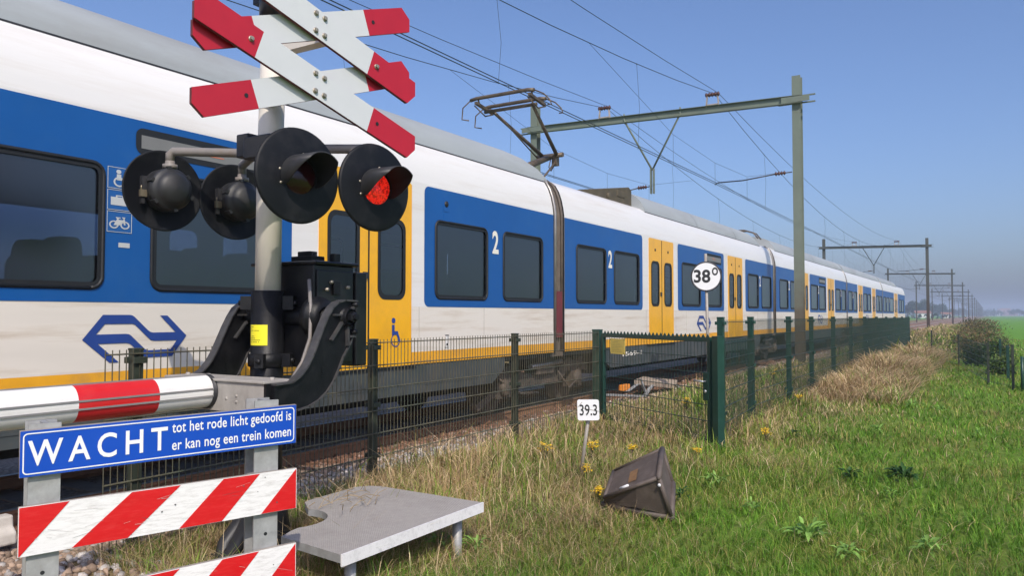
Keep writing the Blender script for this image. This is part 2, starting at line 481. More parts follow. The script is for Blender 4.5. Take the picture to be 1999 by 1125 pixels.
def tag(o, label=None, cat=None, group=None, kind=None):
    if label: o['label'] = label
    if cat: o['category'] = cat
    if group: o['group'] = group
    if kind: o['kind'] = kind
    return o
def thing(name, loc, label, cat, group=None):
    o = bpy.data.objects.new(name, None)
    o.empty_display_size = 0.2
    COL.objects.link(o)
    o.location = loc
    BASE[o.name] = Vector(loc)
    return tag(o, label, cat, group)
def copy_tree(o, parent=None):
    c = o.copy()
    COL.objects.link(c)
    if parent: c.parent = parent
    for ch in list(o.children): copy_tree(ch, c)
    return c
def structure(o): o['kind'] = 'structure'; return o

def rrect(x0, x1, y0, y1, r, n=5):
    out = []
    for cx, cy, a0 in ((x1 - r, y0 + r, -90), (x1 - r, y1 - r, 0), (x0 + r, y1 - r, 90), (x0 + r, y0 + r, 180)):
        for k in range(n + 1):
            a = R(a0 + 90 * k / n)
            out.append((cx + r * math.cos(a), cy + r * math.sin(a)))
    return out

def text_shape(body, bold=0.0, spacing=1.0):
    """outline triangles of a line of text, in a box normalised to 0..1 in x and true heights (returns verts, faces, width, ymin, ymax)"""
    c = bpy.data.curves.new("lettering", 'FONT')
    c.body = body
    c.size = 1.0
    c.offset = bold
    c.space_character = spacing
    c.resolution_u = 4
    o = bpy.data.objects.new("lettering", c)
    COL.objects.link(o)
    dg = bpy.context.evaluated_depsgraph_get()
    me = o.evaluated_get(dg).to_mesh()
    vs = [(v.co.x, v.co.y) for v in me.vertices]
    fs = [list(p.vertices) for p in me.polygons]
    o.evaluated_get(dg).to_mesh_clear()
    bpy.data.objects.remove(o)
    bpy.data.curves.remove(c)
    return vs, fs
def put_text(mb, body, o, ua, ub, x0, x1, y0, y1, mi=0, bold=0.0, spacing=1.0, yref=None):
    """fit text into the rectangle x0..x1, y0..y1 of the plane (o, ua, ub); yref = (ymin, ymax) of the font units mapped to y0..y1"""
    vs, fs = text_shape(body, bold, spacing)
    xs = [v[0] for v in vs]; ys = [v[1] for v in vs]
    a0, a1 = min(xs), max(xs)
    b0, b1 = yref if yref else (min(ys), max(ys))
    o, ua, ub = map(Vector, (o, ua, ub))
    n = ua.cross(ub)
    pts = [o + ua * (x0 + (x - a0) / (a1 - a0) * (x1 - x0)) + ub * (y0 + (y - b0) / (b1 - b0) * (y1 - y0)) for x, y in vs]
    out = []
    for f in fs:
        nn = (pts[f[1]] - pts[f[0]]).cross(pts[f[2]] - pts[f[0]])
        out.append(f if nn.dot(n) >= 0 else f[::-1])
    return mb.add(pts, out, mi)
# ------------------------------------------------------------------ ground
TRK = (-7.62, -11.50)
GREEN_EDGE = [(-60, -2.4), (3, -2.4), (4.7, -2.2), (7.7, -1.85), (13, -1.45), (19, -1.0), (26, -0.9), (40, -0.6), (4000, 0.6)]
def green_edge(y):
    for (a, xa), (b, xb) in zip(GREEN_EDGE, GREEN_EDGE[1:]):
        if y <= b: return xa + (xb - xa) * (y - a) / (b - a)
    return 0.6
def ground_mat():
    m = bpy.data.materials.new("ground_grass")
    m.use_nodes = True
    t = m.node_tree
    b = t.nodes["Principled BSDF"]
    b.inputs["Roughness"].default_value = 0.95
    b.inputs["Specular IOR Level"].default_value = 0.1
    tc = t.nodes.new("ShaderNodeTexCoord")
    sx = t.nodes.new("ShaderNodeSeparateXYZ")
    t.links.new(tc.outputs["Object"], sx.inputs[0])
    def noise(scale, detail=6, stretch=None):
        n = t.nodes.new("ShaderNodeTexNoise")
        n.inputs["Scale"].default_value = scale
        n.inputs["Detail"].default_value = detail
        n.inputs["Roughness"].default_value = 0.65
        if stretch:
            mp = t.nodes.new("ShaderNodeMapping")
            mp.inputs["Scale"].default_value = stretch
            t.links.new(tc.outputs["Object"], mp.inputs[0])
            t.links.new(mp.outputs[0], n.inputs["Vector"])
        else:
            t.links.new(tc.outputs["Object"], n.inputs["Vector"])
        return n.outputs[0]
    def ramp(src, stops):
        r = t.nodes.new("ShaderNodeValToRGB")
        while len(r.color_ramp.elements) < len(stops): r.color_ramp.elements.new(0.5)
        for e, (p, c) in zip(r.color_ramp.elements, stops):
            e.position = p; e.color = (*c, 1)
        t.links.new(src, r.inputs[0])
        return r.outputs[0]
    def mix(f, a, bb):
        x = t.nodes.new("ShaderNodeMix")
        x.data_type = 'RGBA'
        t.links.new(f, x.inputs[0]); t.links.new(a, x.inputs[6]); t.links.new(bb, x.inputs[7])
        return x.outputs[2]
    def math_(op, a, bv):
        x = t.nodes.new("ShaderNodeMath")
        x.operation = op
        for i, q in enumerate((a, bv)):
            if isinstance(q, (int, float)): x.inputs[i].default_value = q
            else: t.links.new(q, x.inputs[i])
        return x.outputs[0]
    big = noise(0.35)
    fine = noise(9, 8)
    dry = ramp(fine, [(0.25, (0.085, 0.075, 0.032)), (0.5, (0.20, 0.155, 0.075)), (0.75, (0.30, 0.235, 0.125))])
    green = ramp(fine, [(0.25, (0.075, 0.115, 0.018)), (0.5, (0.14, 0.21, 0.034)), (0.68, (0.19, 0.255, 0.05)), (0.82, (0.25, 0.22, 0.10))])
    field = ramp(noise(0.05, 8, (1, 0.12, 1)), [(0.3, (0.10, 0.235, 0.022)), (0.7, (0.14, 0.30, 0.04))])
    # grass gets greener away from the line; the edge wanders
    e = math_('ADD', sx.outputs[0], math_('MULTIPLY', math_('SUBTRACT', big, 0.5), 3.2))
    f1 = t.nodes.new("ShaderNodeMapRange")
    f1.inputs[1].default_value = -3.9; f1.inputs[2].default_value = -1.8
    t.links.new(e, f1.inputs[0])
    c1 = mix(f1.outputs[0], dry, green)
    f2 = t.nodes.new("ShaderNodeMapRange")
    f2.inputs[1].default_value = 25; f2.inputs[2].default_value = 60
    t.links.new(math_('ADD', sx.outputs[1], math_('MULTIPLY', sx.outputs[0], 6.0)), f2.inputs[0])
    f3 = t.nodes.new("ShaderNodeMapRange")
    f3.inputs[1].default_value = 0.2; f3.inputs[2].default_value = 1.5
    t.links.new(sx.outputs[0], f3.inputs[0])
    c2 = mix(math_('MULTIPLY', f2.outputs[0], f3.outputs[0]), c1, field)
    f4 = t.nodes.new("ShaderNodeMapRange")
    f4.inputs[1].default_value = -17; f4.inputs[2].default_value = -22
    t.links.new(sx.outputs[0], f4.inputs[0])
    c3 = mix(f4.outputs[0], c2, field)
    t.links.new(c3, b.inputs["Base Color"])
    bp = t.nodes.new("ShaderNodeBump")
    bp.inputs["Strength"].default_value = 0.6
    bp.inputs["Distance"].default_value = 0.05
    t.links.new(fine, bp.inputs["Height"])
    t.links.new(bp.outputs[0], b.inputs["Normal"])
    return m
def gz(x, y):
    """ground height"""
    if -15.2 < x < -5.05:
        k = min(1, (x + 15.2) / 0.5, (-5.05 - x) / 0.3)
        return -0.32 * k
    return 0.035 * noise.noise(Vector((x * 0.9, y * 0.5, 0))) if abs(x) < 40 and abs(y) < 90 else 0.0
xs = [-2400, -900, -300, -100, -40, -22, -17, -15.2, -14.7] + [-14 + i * 1.5 for i in range(6)] + [-5.35, -5.05] + [-4.8 + 0.4 * i for i in range(24)] + [5.5, 7, 10, 15, 22, 40, 100, 300, 900, 2400]
ys = [-2400, -900, -300, -100, -40, -20] + [-10 + 0.6 * i for i in range(95)] + [50, 56, 64, 75, 90, 120, 180, 300, 500, 900, 1500, 2400]
g = MB()
g.add([(x, y, gz(x, y)) for y in ys for x in xs],
      [(j * len(xs) + i, j * len(xs) + i + 1, (j + 1) * len(xs) + i + 1, (j + 1) * len(xs) + i) for j in range(len(ys) - 1) for i in range(len(xs) - 1)], 0, True)
structure(g.build("ground", ground_mat()))

# ------------------------------------------------------------------ track bed, stones, rails, sleepers
def ballast_mat():
    m = mat("ballast", (0.28, 0.215, 0.165), 0.9, var=0.5, scale=22, dirt=(0.12, 0.075, 0.045), dirt_amt=0.8, dirt_scale=1.2)
    t = m.node_tree
    b = t.nodes["Principled BSDF"]
    tc = t.nodes.new("ShaderNodeTexCoord")
    vo = t.nodes.new("ShaderNodeTexVoronoi")
    vo.inputs["Scale"].default_value = 18
    t.links.new(tc.outputs["Object"], vo.inputs["Vector"])
    bp = t.nodes.new("ShaderNodeBump")
    bp.inputs["Strength"].default_value = 1.0
    bp.inputs["Distance"].default_value = 0.03
    t.links.new(vo.outputs["Distance"], bp.inputs["Height"])
    t.links.new(bp.outputs[0], b.inputs["Normal"])
    return m
bed_prof = [(-14.9, -0.20), (-13.6, -0.06), (-12.9, -0.15), (-10.2, -0.15), (-9.55, -0.12), (-8.95, -0.15), (-6.3, -0.15), (-5.9, -0.11), (-5.45, -0.07), (-5.12, -0.03), (-5.0, -0.06)]
def bed_z(x):
    for (a, za), (b, zb) in zip(bed_prof, bed_prof[1:]):
        if a <= x <= b: return za + (zb - za) * (x - a) / (b - a)
    return 0
tb = MB()
bys = [-60, -20] + [-4 + 0.5 * i for i in range(90)] + [45, 60, 100, 200, 500, 1000, 2000]
tb.add([(x, y, z + (0.02 * noise.noise(Vector((x * 2, y * 2, 3))) if -6.6 < x < -5.1 else 0)) for y in bys for x, z in bed_prof],
       [(j * len(bed_prof) + i, j * len(bed_prof) + i + 1, (j + 1) * len(bed_prof) + i + 1, (j + 1) * len(bed_prof) + i) for j in range(len(bys) - 1) for i in range(len(bed_prof) - 1)], 0, True)
structure(tb.build("track_bed", ballast_mat()))

def mesh_from_numpy(name, verts, faces_flat, loop_totals, tones, material, smooth=False):
    """big meshes: verts (n,3), flat corner list, corners per face, one colour per vertex"""
    me = bpy.data.meshes.new(name)
    me.vertices.add(len(verts))
    me.vertices.foreach_set("co", np.asarray(verts, np.float32).ravel())
    me.loops.add(len(faces_flat))
    me.loops.foreach_set("vertex_index", np.asarray(faces_flat, np.int32))
    me.polygons.add(len(loop_totals))
    lt = np.asarray(loop_totals, np.int32)
    me.polygons.foreach_set("loop_start", np.concatenate([[0], np.cumsum(lt)[:-1]]).astype(np.int32))
    me.polygons.foreach_set("loop_total", lt)
    if smooth: me.polygons.foreach_set("use_smooth", np.ones(len(lt), bool))
    a = me.color_attributes.new("tone", 'FLOAT_COLOR', 'POINT')
    a.data.foreach_set("color", np.concatenate([tones, np.ones((len(verts), 1))], 1).astype(np.float32).ravel())
    me.materials.append(material)
    me.update()
    me.validate()
    o = bpy.data.objects.new(name, me)
    COL.objects.link(o)
    return o

def ico():
    p = (1 + 5 ** 0.5) / 2
    v = np.array([(-1, p, 0), (1, p, 0), (-1, -p, 0), (1, -p, 0), (0, -1, p), (0, 1, p), (0, -1, -p), (0, 1, -p), (p, 0, -1), (p, 0, 1), (-p, 0, -1), (-p, 0, 1)], float)
    f = np.array([(0, 11, 5), (0, 5, 1), (0, 1, 7), (0, 7, 10), (0, 10, 11), (1, 5, 9), (5, 11, 4), (11, 10, 2), (10, 7, 6), (7, 1, 8), (3, 9, 4), (3, 4, 2), (3, 2, 6), (3, 6, 8), (3, 8, 9), (4, 9, 5), (2, 4, 11), (6, 2, 10), (8, 6, 7), (9, 8, 1)])
    return v / np.linalg.norm(v[0]), f
IV, IF = ico()
def stones():
    n = 21000
    u = rng.random(n)
    y = 1.0 + 38 * u ** 2.0
    x = -6.85 + 1.85 * rng.random(n)
    extra = 700                                      # loose stones by the near end of the fence
    x = np.concatenate([x, -5.1 + 1.1 * rng.random(extra)]); y = np.concatenate([y, 1.2 + 1.9 * rng.random(extra)])
    z = np.array([bed_z(a) for a in x]); z[n:] = 0.01
    N = len(x)
    s = (0.013 + 0.019 * rng.random(N)) * (1 + y / 30)
    vv = IV[None] * (0.75 + 0.5 * rng.random((N, 12, 1)))
    vv = vv * (s[:, None] * (0.7 + 0.6 * rng.random((N, 3))))[:, None, :]
    th = rng.random(N) * 6.28
    c, sn = np.cos(th), np.sin(th)
    X = vv[:, :, 0] * c[:, None] - vv[:, :, 1] * sn[:, None]
    Y = vv[:, :, 0] * sn[:, None] + vv[:, :, 1] * c[:, None]
    vv = np.stack([X + x[:, None], Y + y[:, None], vv[:, :, 2] + z[:, None] + s[:, None] * 0.35], 2)
    f = (IF[None] + (np.arange(N) * 12)[:, None, None]).reshape(-1)
    pale = ((y > 4.2) & (y < 8.3) & (x > -6.1) & (rng.random(N) < 0.6)) | (rng.random(N) < 0.10) | ((np.arange(N) >= n) & (rng.random(N) < 0.5))
    brown = np.array([0.31, 0.225, 0.165])[None] * (0.55 + 0.8 * rng.random((N, 1)))
    grey = np.array([0.44, 0.41, 0.38])[None] * (0.55 + 0.75 * rng.random((N, 1)))
    tone = np.where(pale[:, None], grey, brown)
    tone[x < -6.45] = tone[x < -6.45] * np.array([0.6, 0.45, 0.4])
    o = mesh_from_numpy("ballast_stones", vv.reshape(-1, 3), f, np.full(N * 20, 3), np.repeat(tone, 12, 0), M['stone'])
    tag(o, "loose grey and brown ballast stones beside the rails behind the fence", "ballast", kind='stuff')
stones()

rail_prof = [(-.07, -.16), (.07, -.16), (.07, -.145), (.012, -.125), (.012, -.04), (.036, -.03), (.036, -.003), (-.036, -.003), (-.036, -.03), (-.012, -.04), (-.012, -.125), (-.07, -.145)]
rail_names = ["rusty rail nearest the fence, running under the train's near wheels", "rusty rail under the train's far wheels",
              "right hand rusty rail of the far track beyond the train", "left hand rusty rail of the far track, farthest from the fence"]
for k, xr in enumerate((TRK[0] + .75, TRK[0] - .75, TRK[1] + .75, TRK[1] - .75)):
    m = MB()
    o0 = Vector((xr, -40, 0))
    m.prism(rail_prof, (xr, -40, 0), (1, 0, 0), (0, 0, 1), 1600, 0)
    m.box(xr - .03, xr + .03, -40, 1560, -.003, 0.001, 1)
    o = m.build("rail", [M['rail'], M['rail_top']], base=(xr, 0, 0))
    tag(o, rail_names[k], "rail", "rails of the two tracks")

m = MB()
m.box(-8.85, -6.37, 1.4, 1.66, -.30, -.132)
sl = m.build("sleeper", M['sleeper'], base=(TRK[0], 1.53, -.14), bevel=.015)
tag(sl, "brown stained concrete sleeper, half buried in ballast under the near rail", "sleeper", "sleepers of the near track")
for k in range(1, 20):
    c = sl.copy(); COL.objects.link(c); c.location.y += 0.6 * k
# ------------------------------------------------------------------ train
XS = -6.2                     # side of the body that faces the camera
XC = TRK[0]
XF = 2 * XC - XS              # far side
UA, UB = Vector((0, 1, 0)), Vector((0, 0, 1))
LOGO_OUT = [(75, 460), (370, 75), (780, 75), (820, 82), (855, 105), (1080, 330), (1120, 358), (1165, 369), (1545, 368), (1275, 85), (1400, 85), (1740, 430), (1490, 775), (1075, 775), (1035, 765), (990, 735),
            (810, 560), (775, 537), (735, 527), (300, 530), (620, 830), (480, 830)]
LOGO_IN = [(270, 383), (400, 220), (830, 220), (870, 240), (1085, 455), (1125, 490), (1180, 505), (1570, 505), (1465, 655), (1080, 660), (1035, 640), (800, 405), (770, 388), (725, 380)]
def logo(mb, y0, y1, z0, z1, x):
    f = lambda p: (y0 + (p[0] - 75) / 1665 * (y1 - y0), z1 - (p[1] - 75) / 755 * (z1 - z0))
    mb.sheet([[f(p) for p in LOGO_OUT], [f(p) for p in LOGO_IN]], (x, 0, 0), UA, UB)

ZB0, ZB1 = 1.705, 3.275       # blue band
ZW0, ZW1 = 1.825, 2.84        # windows
ZD0, ZD1 = 0.975, 3.265       # doors
# the outline of the body above the side: leans in to the roof edge, then the white roof
TOP = [(-6.2, 3.30), (-6.215, 3.42), (-6.25, 3.58), (-6.30, 3.72), (-6.37, 3.84), (-6.50, 3.93), (-6.8, 3.98), (-7.62, 4.02)]

train = thing("passenger_train", (XC, 0, 0), "long blue, white and yellow commuter train standing behind the fence on the near track", "train")

def wall_sheet(mb, x, y0, y1, holes, flip=False):
    """side wall between the skirt and the lean of the roof, in two paint bands, with openings cut out"""
    ua = UA if not flip else -UA
    sg = 1 if not flip else -1
    lo, hi = [], []
    def q(l): return [(sg * a, b) for a, b in l]
    lower = [[(y0, 1.13), (y1, 1.13), (y1, ZB0), (y0, ZB0)]]
    upper = [[(y0, ZB0), (y1, ZB0), (y1, 3.30), (y0, 3.30)]] + holes
    mb.sheet([q(l) for l in lower], (x, 0, 0), ua, UB, 1)
    mb.sheet([q(l) for l in upper], (x, 0, 0), ua, UB, 0)
    mb.sheet([q([(y0, 0.975), (y1, 0.975), (y1, 1.13), (y0, 1.13)])], (x, 0, 0), ua, UB, 2)

def make_carriage(y0, y1, panels, doors, skirts, open_panel_ends=(), numerals=(), displays=(), logos=(), end_nose=False, detail=True):
    car = MB()
    wins = [w_ for p in panels for w_ in p[2]]
    dwins = []
    for (a, b) in doors:
        c = (a + b) / 2
        s_ = (b - a) / 1.58
        dwins += [(a + .15 * s_, a + .60 * s_), (b - .60 * s_, b - .15 * s_)]
    hol = [rrect(a, b, ZW0, ZW1, .09) for a, b in wins] + [rrect(a, b, ZW0 - .005, 2.74, .11) for a, b in dwins]
    ye = y1 - 1.0 if end_nose else y1
    wall_sheet(car, XS, y0, ye, hol)
    wall_sheet(car, XF, y0, ye, hol, True)
    # lean and roof
    prof = TOP + [(2 * XC - x, z) for x, z in TOP[-2::-1]]
    k = len(prof)
    car.add([(x, y, z) for y in (y0, ye) for x, z in prof], [(i, i + k, i + k + 1, i + 1)[::-1] for i in range(k - 1)], 0, True)
    # ends
    ring = [(XS, .975)] + prof + [(XF, .975)]
    for y, fl in ((y0, False), (ye, True)):
        gw = [(XC - 1.15, 1.0), (XC + 1.15, 1.0), (XC + 1.15, 3.0), (XC - 1.15, 3.0)]      # open gangway between the carriages
        car.sheet([[(x if fl is False else -x, z) for x, z in ring], [(x if fl is False else -x, z) for x, z in gw]], (0, y, 0), (1 if not fl else -1, 0, 0), (0, 0, 1), 3 if not end_nose else 0)
    if end_nose:           # rounded cab
        st = [(0, 1, 1), (.45, .98, .98), (.75, .93, .93), (.93, .84, .86), (1.0, .72, .78)]
        for (d0, w0, h0), (d1, w1, h1) in zip(st, st[1:]):
            a = [(XC + (x - XC) * w0, ye + d0, .975 + (z - .975) * h0) for x, z in ring]
            b = [(XC + (x - XC) * w1, ye + d1, .975 + (z - .975) * h1) for x, z in ring]
            n_ = len(ring)
            car.add(a + b, [(i, i + 1, n_ + i + 1, n_ + i) for i in range(n_ - 1)], 0, True)
        car.sheet([[(-(XC + (x - XC) * .72), .975 + (z - .975) * .78) for x, z in ring]], (0, ye + 1.0, 0), (-1, 0, 0), (0, 0, 1), 4)
    # floor
    car.box(XF + .06, XS - .06, y0 + .01, ye - .01, .90, .96, 3)
    body = car.build("carriage", [M['white_paint'], M['cream_paint'], M['sill_paint'], M['dark_metal'], M['yellow_paint']], train)
    # inside
    ins = MB()
    ins.box(XF + .05, XS - .05, y0 + .05, ye - .05, 3.02, 3.06)
    ins.box(XF + .05, XS - .05, y0 + .05, ye - .05, .97, 1.0)
    for a, b in [(p[0], p[1]) for p in panels]:
        for yy in (a + .06, b - .1):
            for xa, xb in ((XS - 1.05, XS - .08), (XF + .08, XF + 1.05)):
                if y0 + .3 < yy < ye - .3: ins.box(xa, xb, yy, yy + .04, 1.0, 2.2)
    ins.build("interior", M['interior'], body)
    for a, b in wins:
        n_ = max(1, int((b - a) / .62))
        st = MB()
        for j in range(n_ + 1):
            yy = a + (b - a) * (j + .25) / (n_ + .6)
            for xa in (XS - .52, XS - .99, XF + .08, XF + .55):
                st.prism(rrect(xa, xa + .43, 1.35, 2.22 + .02 * (j % 2), .12), (0, yy, 0), (1, 0, 0), (0, 0, 1), .11)
                st.box(xa, xa + .43, yy, yy + .45, 1.38, 1.48)
        st.box(XF + .07, XS - .07, a - .05, b + .05, 1.002, 1.06)
        for xa in (XS - .55, XF + .5): st.box(xa, xa + .06, a, b + .2, 1.05, 1.40)
        st.build("seat_group", M['seat'], body)
    # windows: glass and rubber seal, each window a piece of its own
    for x, fl in ((XS, 1), (XF, -1)):
        for a, b in wins:
            wn = MB()
            ua = UA * fl
            r_ = lambda g_: [(fl * p, q) for p, q in rrect(a - g_, b + g_, ZW0 - g_, ZW1 + g_, .09 + g_)]
            wn.sheet([r_(-.03)], (x - fl * .012, 0, 0), ua, UB, 0)
            wn.sheet([r_(.022), r_(-.04)], (x + fl * .008, 0, 0), ua, UB, 1)
            loop = [Vector((x + fl * .006, y, z)) for y, z in rrect(a - .005, b + .005, ZW0 - .005, ZW1 + .005, .095)]
            wn.tube(loop + loop[:1], .016, 6, 1)
            wn.build("window", [M['glass'], M['rubber']], body)
    # blue panels
    for x, fl in ((XS, 1), (XF, -1)):
        for pi, (a, b, ws) in enumerate(panels):
            hs = [[(fl * p, q) for p, q in rrect(c, d, ZW0, ZW1, .09)] for c, d in ws]
            lr = .004 if a <= y0 + .02 else .09
            rr_ = .004 if b >= ye - .02 else .09
            o_ = []
            for cx, cy, a0, rad in ((b - rr_, ZB0 + rr_, -90, rr_), (b - rr_, ZB1 - rr_, 0, rr_), (a + lr, ZB1 - lr, 90, lr), (a + lr, ZB0 + lr, 180, lr)):
                for kk in range(6):
                    an = R(a0 + 90 * kk / 5)
                    o_.append((fl * (cx + rad * math.cos(an)), cy + rad * math.sin(an)))
            MB().sheet([o_] + hs, (x + fl * .004, 0, 0), UA * fl, UB).build("blue_panel", M['blue_paint'], body)
    # doors: two yellow leaves each, window, seal, middle rubber
    for (a, b) in doors:
        c = (a + b) / 2
        s_ = (b - a) / 1.58
        for x, fl in ((XS, 1), (XF, -1)):
            for li, (l, r, wl, wr) in enumerate(((a, c - .012, a + .15 * s_, a + .60 * s_), (c + .012, b, b - .60 * s_, b - .15 * s_))):
                d = MB()
                hh = [(fl * p, q) for p, q in rrect(wl, wr, ZW0 - .005, 2.74, .11)]
                ring_ = [(fl * p, q) for p, q in rrect(wl - .035, wr + .035, ZW0 - .04, 2.775, .13)]
                inn = [(fl * p, q) for p, q in rrect(wl + .02, wr - .02, ZW0 + .015, 2.72, .10)]
                d.sheet([[(fl * p, q) for p, q in rrect(l, r, ZD0 - .002, ZD1, .03, 3)], hh], (x + fl * .007, 0, 0), UA * fl, UB, 0)
                d.sheet([ring_, inn], (x + fl * .012, 0, 0), UA * fl, UB, 1)
                d.sheet([[(fl * p, q) for p, q in rrect(wl + .005, wr - .005, ZW0, 2.735, .105)]], (x + fl * .002, 0, 0), UA * fl, UB, 2)
                if li == 0:
                    d.box(min(x, x + fl * .011), max(x, x + fl * .011), c - .012, c + .012, ZD0, ZD1 - .01, 1)
                    d.box(min(x, x + fl * .03), max(x, x + fl * .03), c - .10, c - .03, 2.02, 2.10, 3)
                e_ = a if li == 0 else b
                d.box(min(x, x + fl * .009), max(x, x + fl * .009), e_ - .006, e_ + .006, ZD0, ZD1 - .02, 4)
                if detail: d.lathe([(.03, 0), (.03, .012), (.0, .014)], (x + fl * .005, (a + .35) if li == 0 else (b - .35), 3.02), (fl, 0, 0), 12, 3)
                d.build("door_leaf", [M['yellow_paint'], M['rubber'], M['door_glass'], M['dark_metal'], M['sill_paint']], body)
    # panel joints
    if detail:
        for (a, b) in doors:
            for yy in (a - .17, b + .17): MB().box(XS - .001, XS + .0025, yy - .003, yy + .003, 1.14, 1.70).build('panel_joint', M['seam'], body)
            MB().box(XS - .004, XS + .022, a - .1, b + .1, .958, .974).build('door_step', M['dark_metal'], body)
        for yy in (y0 + 6.3, y1 - 2.1): MB().box(XS - .001, XS + .0025, yy - .003, yy + .003, 1.14, 1.70).build('panel_joint', M['seam'], body)
    # lettering
    if numerals:
        for (a, b) in numerals: put_text(MB(), "2", (XS + .008, 0, 0), UA, UB, a, b, 2.50, 2.84, bold=.028).build("class_numeral", M['numeral'], body)
    for (a, b, z0, z1) in logos:
        lg = MB(); logo(lg, a, b, z0, z1, XS + .006); lg.build("operator_logo", M['logo'], body)
    for (a, b, z0, z1) in displays:
        dp = MB()
        dp.sheet([rrect(a, b, z0, z1, .07)], (XS + .009, 0, 0), UA, UB, 0)
        h = z1 - z0
        dp.sheet([[(a + .22 * h, z0 + .22 * h), (b - .22 * h, z0 + .22 * h), (b - .22 * h, z1 - .27 * h), (a + .22 * h, z1 - .27 * h)]], (XS + .012, 0, 0), UA, UB, 1)
        if detail:
            for j, (u0, u1, v) in enumerate(((.38, .52, .60), (.36, .50, .50), (.42, .60, .42))):
                dp.sheet([[(a + (b - a) * u0, z0 + h * v), (a + (b - a) * u1, z0 + h * v), (a + (b - a) * u1, z0 + h * v + .008), (a + (b - a) * u0, z0 + h * v + .008)]], (XS + .0145, 0, 0), UA, UB, 2)
        dp.build("destination_display", [M['rubber'], M['display'], M['display_text']], body)
    # skirt
    sk = MB()
    for (a, b, zb) in skirts:
        for x, fl in ((XS, 1), (XF, -1)):
            sk.prism([(fl * p, q) for p, q in ([(a + .25, zb), (b - .35, zb), (b, zb + .2), (b, .972), (a, .972), (a, zb + .12)] if fl > 0 else [(b - .35, zb), (a + .25, zb), (a, zb + .12), (a, .972), (b, .972), (b, zb + .2)])], (x - fl * .012, 0, 0), UA * fl, UB, .05)
            if detail:
                for j in range(int((b - a) / 1.9)):
                    yy = a + .7 + 1.9 * j
                    sk.box(min(x - fl * .02, x - fl * .006), max(x - fl * .02, x - fl * .006), yy, yy + 1.2, zb + .10, zb + .115)
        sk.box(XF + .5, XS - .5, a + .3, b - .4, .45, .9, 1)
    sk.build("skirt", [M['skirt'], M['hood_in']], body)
    return body

def fairing(parent, y0, y1, round1=False, round0=False, name="roof_fairing", seams=True):
    """grey shell along the roof; an end may curve down in plan"""
    pr = [(-6.385, 3.852), (-6.40, 3.93), (-6.46, 4.06), (-6.58, 4.20), (-6.74, 4.295), (-6.95, 4.36), (-7.25, 4.40), (-7.62, 4.41)]
    pr = pr + [(2 * XC - x, z) for x, z in pr[-2::-1]]
    m = MB()
    yy = [y0, y1]
    def lim(y, x, z):
        # rounded end: the higher the point the sooner it stops
        t = max(0, (z - 3.85) / .56)
        if round1 and y == y1: y = y1 - 1.15 * t ** 2.2 - .25 * t
        if round0 and y == y0: y = y0 + .5 * t ** 2.2
        return y
    k = len(pr)
    m.add([(x, lim(y, x, z), z) for y in yy for x, z in pr], [(i, i + k, i + k + 1, i + 1)[::-1] for i in range(k - 1)], 0, True)
    for y in yy:
        ring = [(x, lim(y, x, z), z) for x, z in pr]
        cen = (XC, lim(y, XC, 4.3) + (0.0), 3.95)
        m.add([cen] + ring, [(0, i + 1, i + 2) if y == y1 else (0, i + 2, i + 1) for i in range(k - 1)], 0, False)
    # seam line and joints
    m.box(-6.39, -6.372, y0, y1, 3.835, 3.86, 1)
    for j in range(1, int((y1 - y0) / 3.6) + 1):
        yj = y0 + 3.6 * j
        if yj < y1 - 1.3 and seams:
            m.add([(x + (.004 if x > XC else -.004) * 1.0, y, z + .004) for y in (yj, yj + .018) for x, z in pr], [(i, i + k, i + k + 1, i + 1)[::-1] for i in range(k - 1)], 1, True)
    return m.build(name, [M['roof_grey'], M['dark_metal']], parent)

def gap(parent, y0, y1, red=True):
    m = MB()
    prof = [(XS, .9)] + TOP + [(2 * XC - x, z) for x, z in TOP[-2::-1]] + [(XF, .9)]
    n = 5
    for j in range(n):
        a = y0 + (y1 - y0) * j / n; b = y0 + (y1 - y0) * (j + 1) / n; c = (a + b) / 2
        for (p, q, sa, sb) in ((a, c, .93, .985), (c, b, .985, .93)):
            k = len(prof)
            m.add([(XC + (x - XC) * s_, y, .9 + (z - .9) * (1 - (1 - s_) * .5)) for y, s_ in ((p, sa), (q, sb)) for x, z in prof], [(i, i + k, i + k + 1, i + 1)[::-1] for i in range(k - 1)], 0, True)
    pt = [Vector((x + .01, y0 + .045, z)) for x, z in [(XS - .01, 1.0)] + TOP[:6]]
    m.tube(pt, .028, 8, 1)
    pt = [Vector((x - .03, y1 - .05, z)) for x, z in [(XS - .01, 1.0)] + TOP[:6]]
    m.tube(pt, .03, 8, 0)
    if red: m.box(XS - .03, XS + .006, y0 + .07, y1 - .09, 1.22, 2.0, 2)
    return m.build("bellows", [M['bellows'], M['steel_tube'], M['bellows_red']], parent)

